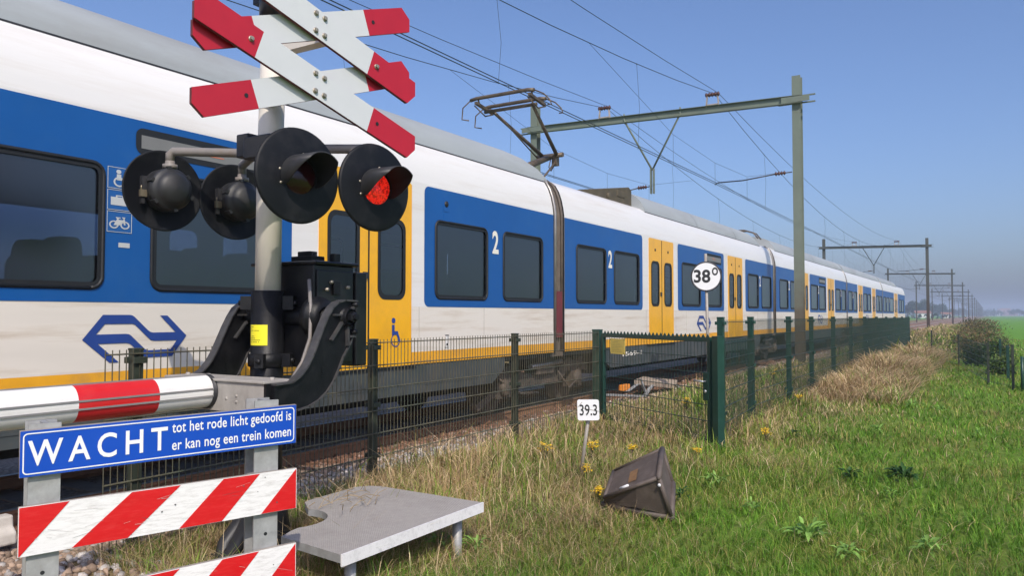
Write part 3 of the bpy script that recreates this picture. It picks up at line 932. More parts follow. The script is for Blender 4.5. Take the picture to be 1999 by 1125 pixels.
def bogie(parent, yc):
    m = MB()
    for dy in (-1.25, 1.25):
        for sx_ in (1, -1):
            x = XC + sx_ * .75
            m.lathe([(.0, -.03), (.40, -.03), (.44, -.055), (.44, -.075), (.415, -.075), (.415, .05), (.33, .06), (.12, .03), (.12, .10), (.0, .10)], (x, yc + dy, .415), (sx_, 0, 0), 28)
            xa = XC + sx_ * 1.02
            m.obox((xa, yc + dy, .45), (.09, 0, 0), (0, .19, 0), (0, 0, .16))
            m.tube([(xa, yc + dy - .24, .58), (xa, yc + dy - .24, .82)], .09, 10)
            m.tube([(xa, yc + dy + .24, .58), (xa, yc + dy + .24, .82)], .09, 10)
            m.lathe([(.13, 0), (.15, .03), (.1, .08), (0, .085)], (xa + sx_ * .08, yc + dy, .45), (sx_, 0, 0), 14)
        m.tube([(XC - .8, yc + dy, .415), (XC + .8, yc + dy, .415)], .08, 10)
    for sx_ in (1, -1):
        xa = XC + sx_ * 1.02
        pts = [(-1.75, .55), (-1.0, .62), (-.7, .42), (.7, .42), (1.0, .62), (1.75, .55), (1.75, .70), (.9, .80), (.6, .62), (-.6, .62), (-.9, .80), (-1.75, .70)]
        m.prism([(p, q) for p, q in pts], (xa + sx_ * .06 if sx_ > 0 else xa + .06, yc, 0), UA, UB, .12)
        m.box(min(xa - .1, xa + .14), max(xa - .1, xa + .14), yc - .32, yc + .32, .60, .90)
        m.tube([(xa + sx_ * .15, yc - .55, .74), (xa + sx_ * .15, yc + .55, .78)], .045, 8, 1)
        m.obox((xa + sx_ * .02, yc - 1.72, .30), (.05, 0, 0), (0, .28, .10), (0, -.03, .05))
        m.tube([(xa + sx_ * .12, yc - 1.5, .62), (xa + sx_ * .17, yc - .9, .34), (xa + sx_ * .15, yc - .3, .30)], .022, 6)
        m.tube([(xa + sx_ * .10, yc + .5, .62), (xa + sx_ * .19, yc + .75, .30), (xa + sx_ * .15, yc + 1.1, .40), (xa + sx_ * .1, yc + 1.3, .62)], .02, 6)
    return m.build("bogie", [M['bogie'], M['steel_tube']], parent)

# --- carriage beside the camera
W = lambda *a: list(a)
c1 = make_carriage(-6.0, 11.46,
                   [(-6.0, 5.72, [(-4.6, -2.5), (-1.9, 0.9), (1.45, 3.68), (4.13, 5.42)]), (7.96, 11.46, [(8.20, 9.43), (9.88, 11.07)])],
                   [(6.11, 7.69)], [(-6.0, 9.95, .60)], numerals=[(9.57, 9.74)],
                   displays=[(3.96, 5.45, 2.985, 3.21)], logos=[(3.53, 4.48, 1.205, 1.60)])
fairing(c1, -6.0, 11.62, round1=True, seams=False)
g1 = gap(c1, 11.46, 11.86)
bogie(c1, 11.66)
bogie(c1, -4.0)
# pictograms and small marks on the first carriage
def pictogram(z0, z1, kind):
    m = MB()
    y0, y1 = 3.715, 3.935
    h, wd = z1 - z0, y1 - y0
    P = lambda l: [(y0 + wd * a, z0 + h * b) for a, b in l]
    m.sheet([P([(0, 0), (1, 0), (1, 1), (0, 1)])], (XS + .0065, 0, 0), UA, UB, 0)
    fr = .025
    m.sheet([P([(0, 0), (1, 0), (1, 1), (0, 1)]), P([(fr, fr), (1 - fr, fr), (1 - fr, 1 - fr), (fr, 1 - fr)])], (XS + .009, 0, 0), UA, UB, 1)
    x = XS + .009
    circ = lambda cx, cy, r, n=16: [(cx + r * math.cos(2 * math.pi * i / n) , cy + r * math.sin(2 * math.pi * i / n)) for i in range(n)]
    if kind == 'wheelchair':
        m.sheet([P(circ(.44, .80, .10))], (x, 0, 0), UA, UB, 1)
        m.sheet([P([(.36, .68), (.54, .68), (.54, .52), (.74, .52), (.90, .18), (.80, .14), (.66, .40), (.36, .40)])], (x, 0, 0), UA, UB, 1)
        m.sheet([P(circ(.46, .32, .23)), P(circ(.46, .32, .16))], (x + .001, 0, 0), UA, UB, 1)
    elif kind == 'case':
        m.sheet([P([(.14, .24), (.86, .24), (.86, .64), (.66, .64), (.66, .74), (.34, .74), (.34, .64), (.14, .64)]), P([(.40, .64), (.60, .64), (.60, .69), (.40, .69)])], (x, 0, 0), UA, UB, 1)
    else:
        for cx in (.28, .72): m.sheet([P(circ(cx, .36, .19)), P(circ(cx, .36, .13))], (x, 0, 0), UA, UB, 1)
        m.sheet([P([(.26, .33), (.40, .64), (.36, .68), (.34, .72), (.54, .72), (.54, .67), (.47, .66), (.46, .60), (.64, .60), (.66, .68), (.60, .70), (.60, .74), (.74, .74), (.70, .68), (.74, .38), (.68, .36), (.64, .54), (.50, .34)])], (x + .001, 0, 0), UA, UB, 1)
    m.build("pictogram", [M['pict_ground'], M['pict_line']], c1)
pictogram(2.655, 2.835, 'wheelchair'); pictogram(2.475, 2.645, 'case'); pictogram(2.290, 2.465, 'bike')
m = MB()
m.sheet([[(3.82, 2.165), (3.92, 2.165), (3.92, 2.205), (3.82, 2.205)]], (XS + .007, 0, 0), UA, UB)
m.build("side_mark", M['pict_line'], c1)
circ = lambda cx, cy, r, n=18: [(cx + r * math.cos(2 * math.pi * i / n), cy + r * math.sin(2 * math.pi * i / n)) for i in range(n)]
for oy in (7.30, 6.52):
    m = MB()
    m.sheet([circ(oy + .09, 1.29, .085), circ(oy + .09, 1.29, .07)], (XS + .011, 0, 0), UA, UB)
    m.sheet([circ(oy + .05, 1.53, .035)], (XS + .011, 0, 0), UA, UB)
    m.sheet([[(oy + .02, 1.48), (oy + .07, 1.48), (oy + .07, 1.40), (oy + .13, 1.40), (oy + .18, 1.28), (oy + .15, 1.265), (oy + .105, 1.355), (oy + .02, 1.355)]], (XS + .0125, 0, 0), UA, UB)
    m.build("wheelchair_mark", M['logo'], c1)
m = MB()
m.box(XS, XS + .012, 8.42, 8.49, 1.17, 1.33, 0); m.box(XS, XS + .014, 8.435, 8.475, 1.19, 1.22, 1); m.box(XS, XS + .014, 8.42, 8.49, 1.318, 1.332, 1)
m.build("door_release_box", [M['white_paint'], M['rubber']], c1)
m = MB()
m.box(XS, XS + .008, 8.36, 8.50, 2.985, 3.17, 0); m.lathe([(.04, 0), (.04, .01), (0, .012)], (XS + .006, 8.43, 3.09), (1, 0, 0), 14, 1); m.box(XS, XS + .0085, 8.37, 8.49, 2.86, 2.955, 0)
m.build("side_camera", [M['blue_paint'], M['dark_metal']], c1)

c2 = make_carriage(11.86, 27.03,
                   [(11.86, 15.39, [(12.31, 13.54), (13.94, 15.19)]), (17.57, 21.30, [(17.86, 19.24), (19.72, 21.06)]), (23.52, 27.03, [(23.81, 25.04), (25.47, 26.74)])],
                   [(15.76, 17.26), (21.69, 23.17)], [(13.55, 25.3, .58)], numerals=[(13.655, 13.83), (25.18, 25.34)],
                   displays=[(19.75, 21.06, 2.95, 3.2)], logos=[(18.93, 20.1, 1.19, 1.58)])
fairing(c2, 16.0, 26.0, round1=True)
m = MB()
m.prism([(13.2, 3.9), (15.75, 3.9), (15.75, 4.30), (15.6, 4.36), (13.25, 3.99)], (-6.58, 0, 0), UA, UB, 2.08)
m.box(-6.60, -6.56, 14.95, 15.35, 4.08, 4.22)
m.lathe([(.07, 0), (.07, .05), (0, .055)], (-6.585, 14.5, 4.03), (1, 0, 0), 12)
m.build("roof_equipment", M['roof_box'], c2, bevel=.02)
m = MB()
m.sheet([[(14.3, .755), (15.4, .755), (15.4, .885), (14.3, .885)]], (XS - .009, 0, 0), UA, UB, 1)
put_text(m, "1569-1", (XS - .0065, 0, 0), UA, UB, 14.35, 15.35, .775, .865, bold=.02)
m.build("fleet_number", [M['numeral'], M['skirt']], c2)
gap(c2, 27.03, 27.45, red=False)
bogie(c2, 27.25)
c3 = make_carriage(27.45, 42.95,
                   [(27.45, 31.2, [(28.0, 29.31), (29.75, 31.0)]), (33.37, 37.13, [(33.6, 35.1), (35.4, 36.9)]), (39.46, 42.95, [(39.7, 41.05), (41.4, 42.7)])],
                   [(31.55, 33.06), (37.52, 39.17)], [(29.0, 41.3, .6)], numerals=[(29.42, 29.6), (35.16, 35.34), (41.12, 41.3)], displays=[(35.4, 36.9, 2.95, 3.2)], logos=[(35.0, 36.2, 1.2, 1.6)], detail=False)
fairing(c3, 28.1, 42.95)
gap(c3, 42.95, 43.3, red=False); bogie(c3, 43.1)
c4 = make_carriage(43.3, 58.75,
                   [(43.3, 46.87, [(43.6, 45.0), (45.4, 46.7)]), (49.15, 52.86, [(49.4, 50.9), (51.2, 52.6)]), (55.18, 58.75, [(55.5, 56.9), (57.2, 58.5)])],
                   [(47.27, 48.94), (53.36, 54.91)], [(44.8, 57.2, .6)], numerals=[(45.1, 45.3), (56.95, 57.15)], logos=[(50.2, 51.6, 1.2, 1.6)], detail=False)
fairing(c4, 43.3, 58.75)
gap(c4, 58.75, 59.1, red=False); bogie(c4, 58.9)
c5 = make_carriage(59.1, 76.6,
                   [(59.1, 66.35, [(59.5, 61.0), (61.4, 63.0), (63.5, 66.0)]), (69.55, 75.6, [(70.6, 72.2), (72.6, 74.4)])],
                   [(66.73, 69.12)], [(60.6, 72.3, .6)], numerals=[(61.1, 61.3), (63.1, 63.4)], end_nose=True, detail=False)
fairing(c5, 59.1, 70.5, round1=True)
bogie(c5, 73.5)

# --- pantograph raised on the first roof gap, and the folded one
pg = MB()
YB = 12.2
cL, cR = Vector((-8.32, YB, 5.70)), Vector((-7.02, YB, 5.70))
def bow(m, y, z, mi=0):
    pts = [Vector((-8.42, y, z - .40)), Vector((-8.58, y, z - .36)), Vector((-8.56, y, z - .14)), Vector((-8.38, y, z - .02)), Vector((-8.25, y, z)), Vector((-7.12, y, z)), Vector((-6.98, y, z - .02)), Vector((-6.78, y, z - .12)), Vector((-6.66, y, z - .24)), Vector((-6.62, y, z - .34)), Vector((-6.70, y, z - .33))]
    m.tube(pts[3:7], .036, 8, mi)
    m.tube(pts[:4], .013, 6, mi); m.tube(pts[6:], .013, 6, mi)
bow(pg, YB - .02, 5.72); bow(pg, YB + .42, 5.66)
for x in (-8.22, -7.05):
    pg.bar((x, YB - .08, 5.62), (x, YB + .5, 5.55), (.03, 0, 0), (0, 0, .025))
    pg.tube([(x, YB, 5.72), (x, YB + .05, 5.6)], .018, 6); pg.tube([(x, YB + .42, 5.66), (x, YB + .42, 5.56)], .018, 6)
    pg.tube([(x - .05, YB - .05, 5.58), (x + .03, YB + .2, 5.42), (x + .02, YB + .5, 5.52)], .014, 6)
pg.tube([(-8.2, YB + .2, 5.50), (-7.05, YB + .2, 5.50)], .034, 8)
KN = Vector((XC, 13.95, 4.86))
pg.tube([(-8.05, YB + .2, 5.52), KN + Vector((-.16, 0, 0))], [.030, .042], 8)
pg.tube([(-7.15, YB + .2, 5.52), KN + Vector((.16, 0, 0))], [.030, .042], 8)
pg.tube([(-7.95, YB + .24, 5.45), KN + Vector((-.22, -.1, -.06))], .014, 6)
pg.tube([KN + Vector((-.3, 0, 0)), KN + Vector((.3, 0, 0))], .05, 8)
pg.tube([KN + Vector((0, 0, -.02)), Vector((XC, 12.35, 4.25))], [.06, .075], 10)
pg.tube([KN + Vector((.12, .06, -.10)), Vector((XC + .12, 13.1, 4.06))], .022, 6)
pg.obox(KN + Vector((.1, .05, -.1)), (.05, 0, 0), (0, .07, 0), (0, 0, .1))
pg.tube([KN + Vector((.05, -.05, -.05)), KN + Vector((.05, -.14, -.26)), KN + Vector((.05, -.05, -.32)), KN + Vector((.08, .03, -.2))], .012, 6)
pg.box(XC - .55, XC + .55, 12.1, 13.3, 4.02, 4.10)
for x in (XC - .45, XC + .45):
    for y in (12.2, 13.2): pg.lathe([(.05, 0), (.08, .03), (.05, .06), (.08, .09), (.05, .12)], (x, y, 3.98), (0, 0, 1), 10)
pg.build("pantograph", M['panto'], c2)
pf = MB()
zf = 4.42
for y in (26.1, 26.5): pf.tube([(-8.6, y, zf - .22), (-8.4, y, zf), (-6.9, y, zf), (-6.6, y, zf - .1), (-6.45, y, zf - .3)], .022, 6)
for x in (-8.0, -7.2): pf.tube([(x, 26.0, zf - .05), (x, 27.4, zf - .25)], .035, 6)
pf.tube([(XC, 27.4, zf - .25), (XC, 26.2, zf - .3)], .06, 8)
pf.box(XC - .5, XC + .5, 26.2, 27.3, 4.02, 4.12)
pf.box(XC - .6, XC + .7, 26.25, 26.6, 4.12, 4.3)
pf.build("pantograph", M['panto'], c2)
# ------------------------------------------------------------------ level crossing signal
PN = Vector((.987, -.16, 0)).normalized()       # the way the signal faces
PU = Vector((.16, .987, 0)).normalized()        # to the right along its face
ZU = Vector((0, 0, 1))
PX, PY = -4.1, 3.585
sig = thing("crossing_signal", (PX, PY, 0), "tall cream pole with double red and white crossing boards and four black round signal lamps", "crossing signal")
m = MB()
m.tube([(PX, PY - .005, 1.74), (PX, PY, 2.6), (PX, PY + .03, 3.62)], .084, 28)
m.box(PX - .02, PX + .56, PY - .06, PY + .02, 3.33, 3.40); m.box(PX - .02, PX + .56, PY - .10, PY - .04, 3.01, 3.07)
m.build("pole", M['pole_cream'], sig)
m = MB()
m.lathe([(.088, 0), (.102, 0), (.104, .12), (.098, .19), (.075, .24), (.0, .27)], (PX, PY + .03, 3.60), ZU, 24)
m.box(PX - .15, PX - .08, PY - .03, PY + .05, 3.72, 3.84)
m.build("pole_cap", M['black_paint'], sig)
m = MB()
m.tube([(PX, PY - .008, .35), (PX, PY - .006, 1.76)], .106, 28)
for z in (1.30, .98): m.lathe([(.108, -.045), (.122, -.038), (.122, .038), (.108, .045)], (PX, PY - .007, z), ZU, 28)
for z in (1.68, 1.30):
    for an in ((-60, 20, 110) if z < 1.5 else (-140, 30)):
        d = Vector((math.cos(R(an)), math.sin(R(an)), 0))
        m.obox(Vector((PX, PY, z)) + d * .14, d * .035, d.cross(ZU) * .03, ZU * .045)
        m.lathe([(.018, 0), (.018, .02), (0, .021)], Vector((PX, PY, z)) + d * .17, d, 6)
m.build("pole_sleeve", M['black_cast'], sig)
m = MB()
a0 = -112
for k in range(8):
    a, b = R(a0 + 9 * k), R(a0 + 9 * (k + 1))
    r_ = .1085
    m.add([(PX + r_ * math.cos(q), PY - .007 + r_ * math.sin(q), z) for q, z in ((a, 1.40), (b, 1.40), (b, 1.535), (a, 1.535))], [(0, 1, 2, 3)], 0, True)
rnd = random.Random(3)
for j in range(9):
    z = 1.52 - .0125 * j
    L_ = rnd.uniform(12, 46)
    if j in (3, 4): continue
    for k in range(int(L_ / 4)):
        if rnd.random() < .25: continue
        a, b = R(a0 + 4 + 4 * k), R(a0 + 4 + 4 * k + 3)
        m.add([(PX + .1092 * math.cos(q), PY - .007 + .1092 * math.sin(q), zz) for q, zz in ((a, z), (b, z), (b, z + .004), (a, z + .004))], [(0, 1, 2, 3)], 1)
m.build("warning_sticker", [M['sticker'], M['ink']], sig)

# the four boards of the double cross
CC = Vector((-3.458, 3.392, 0))
def cross_board(zc, slope, half, wv, ext, depth, name="cross_board"):
    """one arm in (u along PU, z): white middle, red ends with a clipped corner"""
    m = MB()
    o = CC + PN * depth
    t = math.atan(slope)
    ct = wv / 2 / math.cos(t)
    zl = lambda u: zc + slope * u
    def poly(u0, u1, cut0, cut1):
        # outline between u0 and u1; cuts are perpendicular (red/white joint) or the clipped tip
        pts = []
        def end(u, sgn, kind):
            top, bot = (u, zl(u) + ct), (u, zl(u) - ct)
            if kind == 'joint':
                d = math.sin(t) * wv / 2
                c = (u, zl(u))
                return (c[0] - math.sin(t) * wv / 2, c[1] + math.cos(t) * wv / 2), None, (c[0] + math.sin(t) * wv / 2, c[1] - math.cos(t) * wv / 2)
            # tip: vertical edge with the acute corner cut away
            acute_top = (slope * sgn) > 0
            cu = u - sgn * .072
            if acute_top: return (cu, zl(cu) + ct), (u, zl(u) + ct - .088), bot
            return top, (u, zl(u) - ct + .088), (cu, zl(cu) - ct)
        tr, mr, br = end(u1, 1, cut1)
        tl, ml, bl = end(u0, -1, cut0)
        pts = [bl, br] + ([mr] if mr else []) + [tr, tl] + ([ml] if ml else [])
        return pts
    j = ext
    m.prism(poly(-half, half, 'tip', 'tip'), o - PN * .003, PU, ZU, .022, 2, 2)
    m.sheet([poly(-j, j, 'joint', 'joint')], o, PU, ZU, 0)
    m.sheet([poly(-half, -j, 'tip', 'joint')], o, PU, ZU, 1)
    m.sheet([poly(j, half, 'joint', 'tip')], o, PU, ZU, 1)
    for sg in (-1, 1):           # bolt hole
        c = o + PU * (sg * (j + .055)) + ZU * zl(sg * (j + .055))
        m.lathe([(.013, .003), (.0, .0032)], c, PN, 12, 3)
    return m.build(name, [M['board_white'], M['board_red'], M['board_edge'], M['rubber']], sig)
for zc in (3.385, 3.015):
    cross_board(zc - .01, .345, .775, .165, .40, -.045)
for zc in (3.378, 3.006):
    cross_board(zc, -.345, .79, .172, .402, 0)
m = MB()
for zc in (3.378, 3.006):
    for du, dz in ((-.022, .062), (.042, .045), (-.024, -.045), (.040, -.062)):
        c = CC + PU * du + ZU * (zc + dz) + PN * .001
        m = MB()
        m.lathe([(.017, 0), (.017, .005), (.012, .006)], c, PN, 14); m.lathe([(.0115, .004), (.0115, .016), (0, .017)], c, PN, 6, smooth=False); m.build('board_bolt', M['bolt'], sig)
for u, z in ((-.455, 3.378 + .345 * .455), (.448, 3.378 - .345 * .448), (-.455, 3.006 + .345 * .455)):
    c = CC + PU * u + ZU * z + PN * .001
    m = MB()
    m.lathe([(.017, 0), (.017, .005), (.012, .006)], c, PN, 14); m.lathe([(.0115, .004), (.0115, .018), (0, .019)], c, PN, 6, smooth=False); m.build('board_bolt', M['bolt'], sig)

def lamp(c, n, lit, back=False):
    """round black plate with hood, lens and housing; n is the way the lens looks"""
    n = Vector(n).normalized()
    c = Vector(c)
    side = ZU.cross(n).normalized()
    m = MB()
    m.lathe([(0, -.005), (.272, -.012), (.283, -.018), (.286, -.010), (.283, .0), (.27, .004), (.11, .012), (.105, .012)], c, n, 56)
    plate = m.build("signal_lamp", M['black_disc'], sig)
    h = MB()
    h.lathe([(.15, -.01), (.15, -.07), (.142, -.085), (.15, -.09), (.148, -.13), (.135, -.15), (.12, -.155), (.115, -.175), (.08, -.205), (0, -.215)], c, n, 32)
    for an in range(0, 360, 60):
        d = side * math.cos(R(an + 20)) + ZU * math.sin(R(an + 20))
        h.obox(c + d * .148 - n * .115, d * .010, n.cross(d) * .014, n * .035)
    h.build("lamp_housing", M['visor'], plate)
    if back:
        p = MB()
        q = c - n * .06 - side * -.165 - ZU * .04
        p.obox(q, n * .014, side * .022, ZU * .024)
        p.tube([q + ZU * .02 + side * .013, q + ZU * .05 + side * .012, q + ZU * .05 - side * .012, q + ZU * .02 - side * .013], .005, 6)
        p.build("padlock", M['brass'], plate)
        p = MB()
        p.obox(c - n * .05 + side * .155 + ZU * .02, n * .02, side * .02, ZU * .06)
        p.obox(c - n * .05 + side * .165 - ZU * .08, n * .012, side * .012, ZU * .03)
        p.build("latch", M['dark_metal'], plate)
    l = MB()
    lc = c - ZU * .005
    l.lathe([(.108, .010), (.100, .022), (.07, .036), (.035, .043), (0, .045)], lc, n, 32)
    l.build("lens", M['lens_lit'] if lit else M['lens_dark'], plate)
    v = MB()
    na = 28
    outer, inner = [], []
    for i in range(na + 1):
        a = R(-28 + 236 * i / na)
        d = side * math.cos(a) + ZU * math.sin(a)
        L_ = .05 + .20 * max(0, min(1, (math.sin(a) + .47) / 1.1)) ** .8
        outer.append((lc + d * .128 + n * .008, lc + d * .128 + n * L_ - ZU * (.05 * L_)))
        inner.append((lc + d * .122 + n * .008, lc + d * .122 + n * L_ - ZU * (.05 * L_)))
    vs = [p for pr in outer for p in pr] + [p for pr in inner for p in pr]
    k = 2 * (na + 1)
    fs, fi = [], []
    for i in range(na):
        fs.append((2 * i, 2 * i + 1, 2 * i + 3, 2 * i + 2)); fi.append((k + 2 * i, k + 2 * i + 2, k + 2 * i + 3, k + 2 * i + 1))
        fs.append((2 * i + 1, k + 2 * i + 1, k + 2 * i + 3, 2 * i + 3))
    v.add(vs, fs, 0, True); v.add(vs, fi, 1, True)
    for a in (-22, 12, 80, 168, 202):
        d = side * math.cos(R(a)) + ZU * math.sin(R(a))
        v.lathe([(.008, 0), (.008, .008), (0, .009)], lc + d * .136 + n * .006, n, 8, 2)
    v.build("visor", [M['visor'], M['hood_in'], M['bolt']], plate)
    return plate
L1, L2 = Vector((-3.462, 3.244, 2.423)), Vector((-3.371, 3.816, 2.425))
L3, L4 = Vector((-4.96, 3.382, 2.475)), Vector((-4.858, 3.914, 2.453))
for c, n, lit, bk in ((L1, PN, False, False), (L2, PN, True, False), (L3, -PN, False, True), (L4, -PN, False, True)):
    lamp(c, n, lit, bk)
m = MB()
zt = 2.70
for (a, b, s_) in ((L1, L2, 1), (L3, L4, -1)):
    ha, hb = a - PN * s_ * .10, b - PN * s_ * .10
    m.tube([ha + ZU * .14, ha + V(0, 0, .20)], .032, 12); m.tube([hb + ZU * .14, hb + V(0, 0, .20)], .032, 12)
    for h_ in (ha, hb): m.lathe([(.036, 0), (.05, .004), (.05, .03), (.036, .034)], h_ + ZU * .145, ZU, 14)
    pole = Vector((PX, PY, zt))
    hub = pole + PN * s_ * .20
    for h_ in (ha, hb):
        p0, p1 = h_ + V(0, 0, .19), h_ + V(0, 0, .245)
        d = (hub - p1); d.z = 0; d.normalize()
        q = p1 + d * .06; q.z = h_.z + .265
        m.tube([p0, p1, (p1 + q) / 2 + ZU * .012, q, hub + ZU * (h_.z + .25 - zt) * .5 + V(0, 0, .0), pole + ZU * .0], .031, 12)
m.build("lamp_arms", M['arm_grey'], sig)
m = MB()
m.box(PX - .14, PX + .12, PY - .11, PY + .11, 2.64, 2.79); m.box(PX - .22, PX - .10, PY - .10, PY + .02, 2.66, 2.82)
m.build("arm_clamp", M['black_paint'], sig, bevel=.01)

# ------------------------------------------------------------------ barrier: drive box on the pole, counterweight arms, bracket and boom
bar = thing("crossing_barrier", (PX, PY, 0), "lowered red and white barrier boom with black curved counterweight arms and drive box", "barrier")
m = MB()
m.box(-4.36, -3.80, 3.70, 4.08, 1.25, 1.935)
m.box(-3.80, -3.785, 3.72, 4.06, 1.27, 1.90)
m.build("drive_box", M['black_paint'], bar, bevel=.018)
m = MB()
m.box(-4.15, -4.10, 4.085, 4.30, 1.25, 1.90); m.box(-4.35, -3.78, 4.085, 4.20, 1.24, 1.90)
m.box(-4.40, -3.76, 3.68, 4.10, 1.935, 1.96)
m.build("box_back", M['black_paint'], bar, bevel=.02)
m = MB()
m.box(-4.08, -3.88, 3.76, 3.88, 1.955, 2.0); m.box(-4.05, -3.93, 3.79, 3.86, 1.995, 2.035); m.lathe([(.014, 0), (.014, .03), (0, .031)], (-3.90, 3.80, 1.99), ZU, 8)
m.build('lid_hinge', M['black_cast'], bar, bevel=.006)
MB().box(-3.86, -3.81, 3.90, 3.96, 1.955, 2.02).build('lid_hinge', M['black_cast'], bar, bevel=.006)
for y, z in ((3.84, 1.82), (3.80, 1.77), (4.00, 1.79)): MB().lathe([(.012, 0), (.012, .02), (0, .021)], (-3.787, y, z), (1, 0, 0), 8).build('box_bolt', M['bolt'], bar)
MB().obox((-3.775, 3.885, 1.78), (.012, 0, 0), (0, .03, 0), (0, 0, .045)).build('box_lock', M['black_cast'], bar, bevel=.004)
m = MB()
m.box(-3.785, -3.781, 3.895, 4.045, 1.62, 1.70)
m.build("maker_plate", M['plate_alu'], bar)
m = MB()
m.tube([(-3.80, 3.66, 1.83), (-3.72, 3.60, 1.62), (-3.71, 3.585, 1.45), (-3.72, 3.53, 1.30), (-3.73, 3.44, 1.18)], .012, 8)
m.build("cable", M['arm_grey'], bar)
PVY, PVZ = 3.72, 1.585
m = MB()
m.tube([(-4.52, PVY, PVZ), (-3.50, PVY, PVZ)], .06, 16)
m.lathe([(.10, 0), (.135, .0), (.135, .05), (.115, .06), (.115, .10), (.07, .11)], (-3.79, PVY - .02, PVZ), (1, 0, 0), 28)
m.build("pivot_shaft", M['black_cast'], bar)
def arm_curve(u):
    pass
# side outline of an arm in (y, z): foot at the bracket, S-sweep up to the pivot, flange round the rim
back_edge = [(3.14, 1.195), (3.26, 1.20), (3.33, 1.235), (3.385, 1.29), (3.43, 1.36), (3.47, 1.44), (3.51, 1.52), (3.55, 1.59), (3.59, 1.645), (3.64, 1.68), (3.70, 1.693), (3.81, 1.69)]
front_edge = [(3.80, 1.60), (3.79, 1.49), (3.745, 1.40), (3.69, 1.33), (3.655, 1.26), (3.61, 1.185), (3.55, 1.12), (3.48, 1.075), (3.40, 1.045), (3.30, 1.03), (3.14, 1.03)]
def counter_arm(x, s_):
    m = MB()
    ua, ub = Vector((0, 1, 0)), ZU
    poly = back_edge + front_edge
    poly = poly[::-1]
    m.prism(poly, (x, 0, 0), ua, ub, .022)
    # flanges
    for edge in (back_edge, front_edge):
        for (a, b) in zip(edge, edge[1:]):
            A, B = Vector((x - .011, *a)), Vector((x - .011, *b))
            d = (B - A); nrm = Vector((1, 0, 0)).cross(d).normalized()
            m.bar(A - d * .04, B + d * .04, (.032 if edge is back_edge else .026, 0, 0), nrm * .005, 1)
    # ribs at the pivot eye
    for p, q in (((3.70, 1.585), (3.575, 1.44)), ((3.70, 1.585), (3.79, 1.66)), ((3.72, 1.56), (3.725, 1.40)), ((3.725, 1.46), (3.79, 1.46)), ((3.60, 1.60), (3.70, 1.60))):
        A, B = Vector((x, *p)), Vector((x, *q))
        nrm = Vector((1, 0, 0)).cross(B - A).normalized()
        m.bar(A, B, (.026, 0, 0), nrm * .006, 1)
    m.lathe([(.055, -.03), (.06, .03), (.052, .05)], (x, PVY, PVZ), (s_, 0, 0), 24)
    m.lathe([(.036, .045), (.036, .075), (.022, .08), (.022, .10), (0, .101)], (x, PVY, PVZ), (s_, 0, 0), 6, smooth=False)
    for yy, zz in ((3.785, 1.665), (3.775, 1.49)): m.lathe([(.016, 0), (.016, .04), (0, .041)], (x, yy, zz), (s_, 0, 0), 8)
    for j in range(5): m.box(x - .002, x + .003, 3.50 + .008, 3.525, 1.215 + .013 * j, 1.222 + .013 * j)
    return m.build("counterweight_arm", [M['black_cast'], M['black_lit']], bar)
counter_arm(-3.53, 1)
counter_arm(-4.43, 1)
m = MB()
# U-shaped bracket across the feet of the arms
m.box(-4.48, -3.56, 3.085, 3.31, 1.200, 1.216)
m.box(-4.48, -3.575, 3.10, 3.122, 1.02, 1.20)
m.box(-4.48, -4.458, 3.12, 3.31, 1.02, 1.20)
for x in (-4.40, -4.2, -3.62): m.lathe([(.016, 0), (.016, .014), (0, .015)], (x, 3.2, 1.216), ZU, 6)
for x, z in ((-3.90, 1.10), (-3.81, 1.12), (-3.81, 1.085)): m.lathe([(.010, 0), (.010, .006), (0, .007)], (x, 3.10, z), (0, -1, 0), 8)
m.build("boom_bracket", M['concrete_paint'], bar, bevel=.006)
m = MB()
m.box(-3.576, -3.556, 3.10, 3.31, 1.02, 1.2)
m.build("bracket_end", M['black_cast'], bar)
bm_ = MB()
BX, BZ, BR = -4.08, 1.135, .098
ye = 3.085
marks = [(3.085, 2.73, 0), (2.73, 2.27, 1), (2.27, 1.45, 0), (1.45, .65, 1), (.65, -.15, 0), (-.15, -.95, 1), (-.95, -1.75, 0), (-1.75, -2.55, 1)]
n_ = 28
for (a, b, c_) in marks:
    vs = []
    for y in (a, b):
        for k in range(n_):
            t_ = 2 * math.pi * k / n_
            vs.append((BX + BR * .82 * math.cos(t_), y, BZ + BR * math.sin(t_)))
    bm_.add(vs, [(k, n_ + k, n_ + (k + 1) % n_, (k + 1) % n_) for k in range(n_)], c_, True)
for zz in (.018, -.024):
    xx = BX + BR * .82 * math.cos(math.asin(zz / BR)) + .001
    bm_.box(xx - .004, xx + .004, -2.55, ye, BZ + zz - .005, BZ + zz + .005, 2)
bm_.box(BX - .01, BX + .01, -2.55, ye, BZ + BR - .004, BZ + BR + .005, 2)
bm_.lathe([(0, 0), (.105, 0), (.105, .02)], (BX, ye, BZ), (0, 1, 0), 24, 3)
bm_.build("boom", [M['boom_white'], M['boom_red'], M['boom_trim'], M['dark_metal']], bar)
m = MB()
# cast foot in the ground under the pole
m.lathe([(.20, -.1), (.20, .02), (.17, .10), (.14, .28), (.13, .45), (.115, .47)], (PX, PY, 0), ZU, 20)
m.box(PX - .30, PX + .30, PY - .30, PY + .30, -.1, .03)
m.build("foot", M['black_cast'], bar, bevel=.01)
m = MB()
for k, (dx, dy, r_) in enumerate(((.05, -.55, .045), (-.05, -.42, .05), (.18, -.50, .032))):
    m.tube([(PX + .1 * k - .05, PY - .10, .32), (PX + .06 + dx * .5, PY - .22, .30), (PX + .1 + dx, PY - .36, .18), (PX + .12 + dx, PY + dy, .05), (PX + .15 + dx, PY + dy - .28, .015), (PX + .2 + dx, PY + dy - .5, -.06)], r_, 12)
m.build("cable_sleeve", M['hose'], bar)

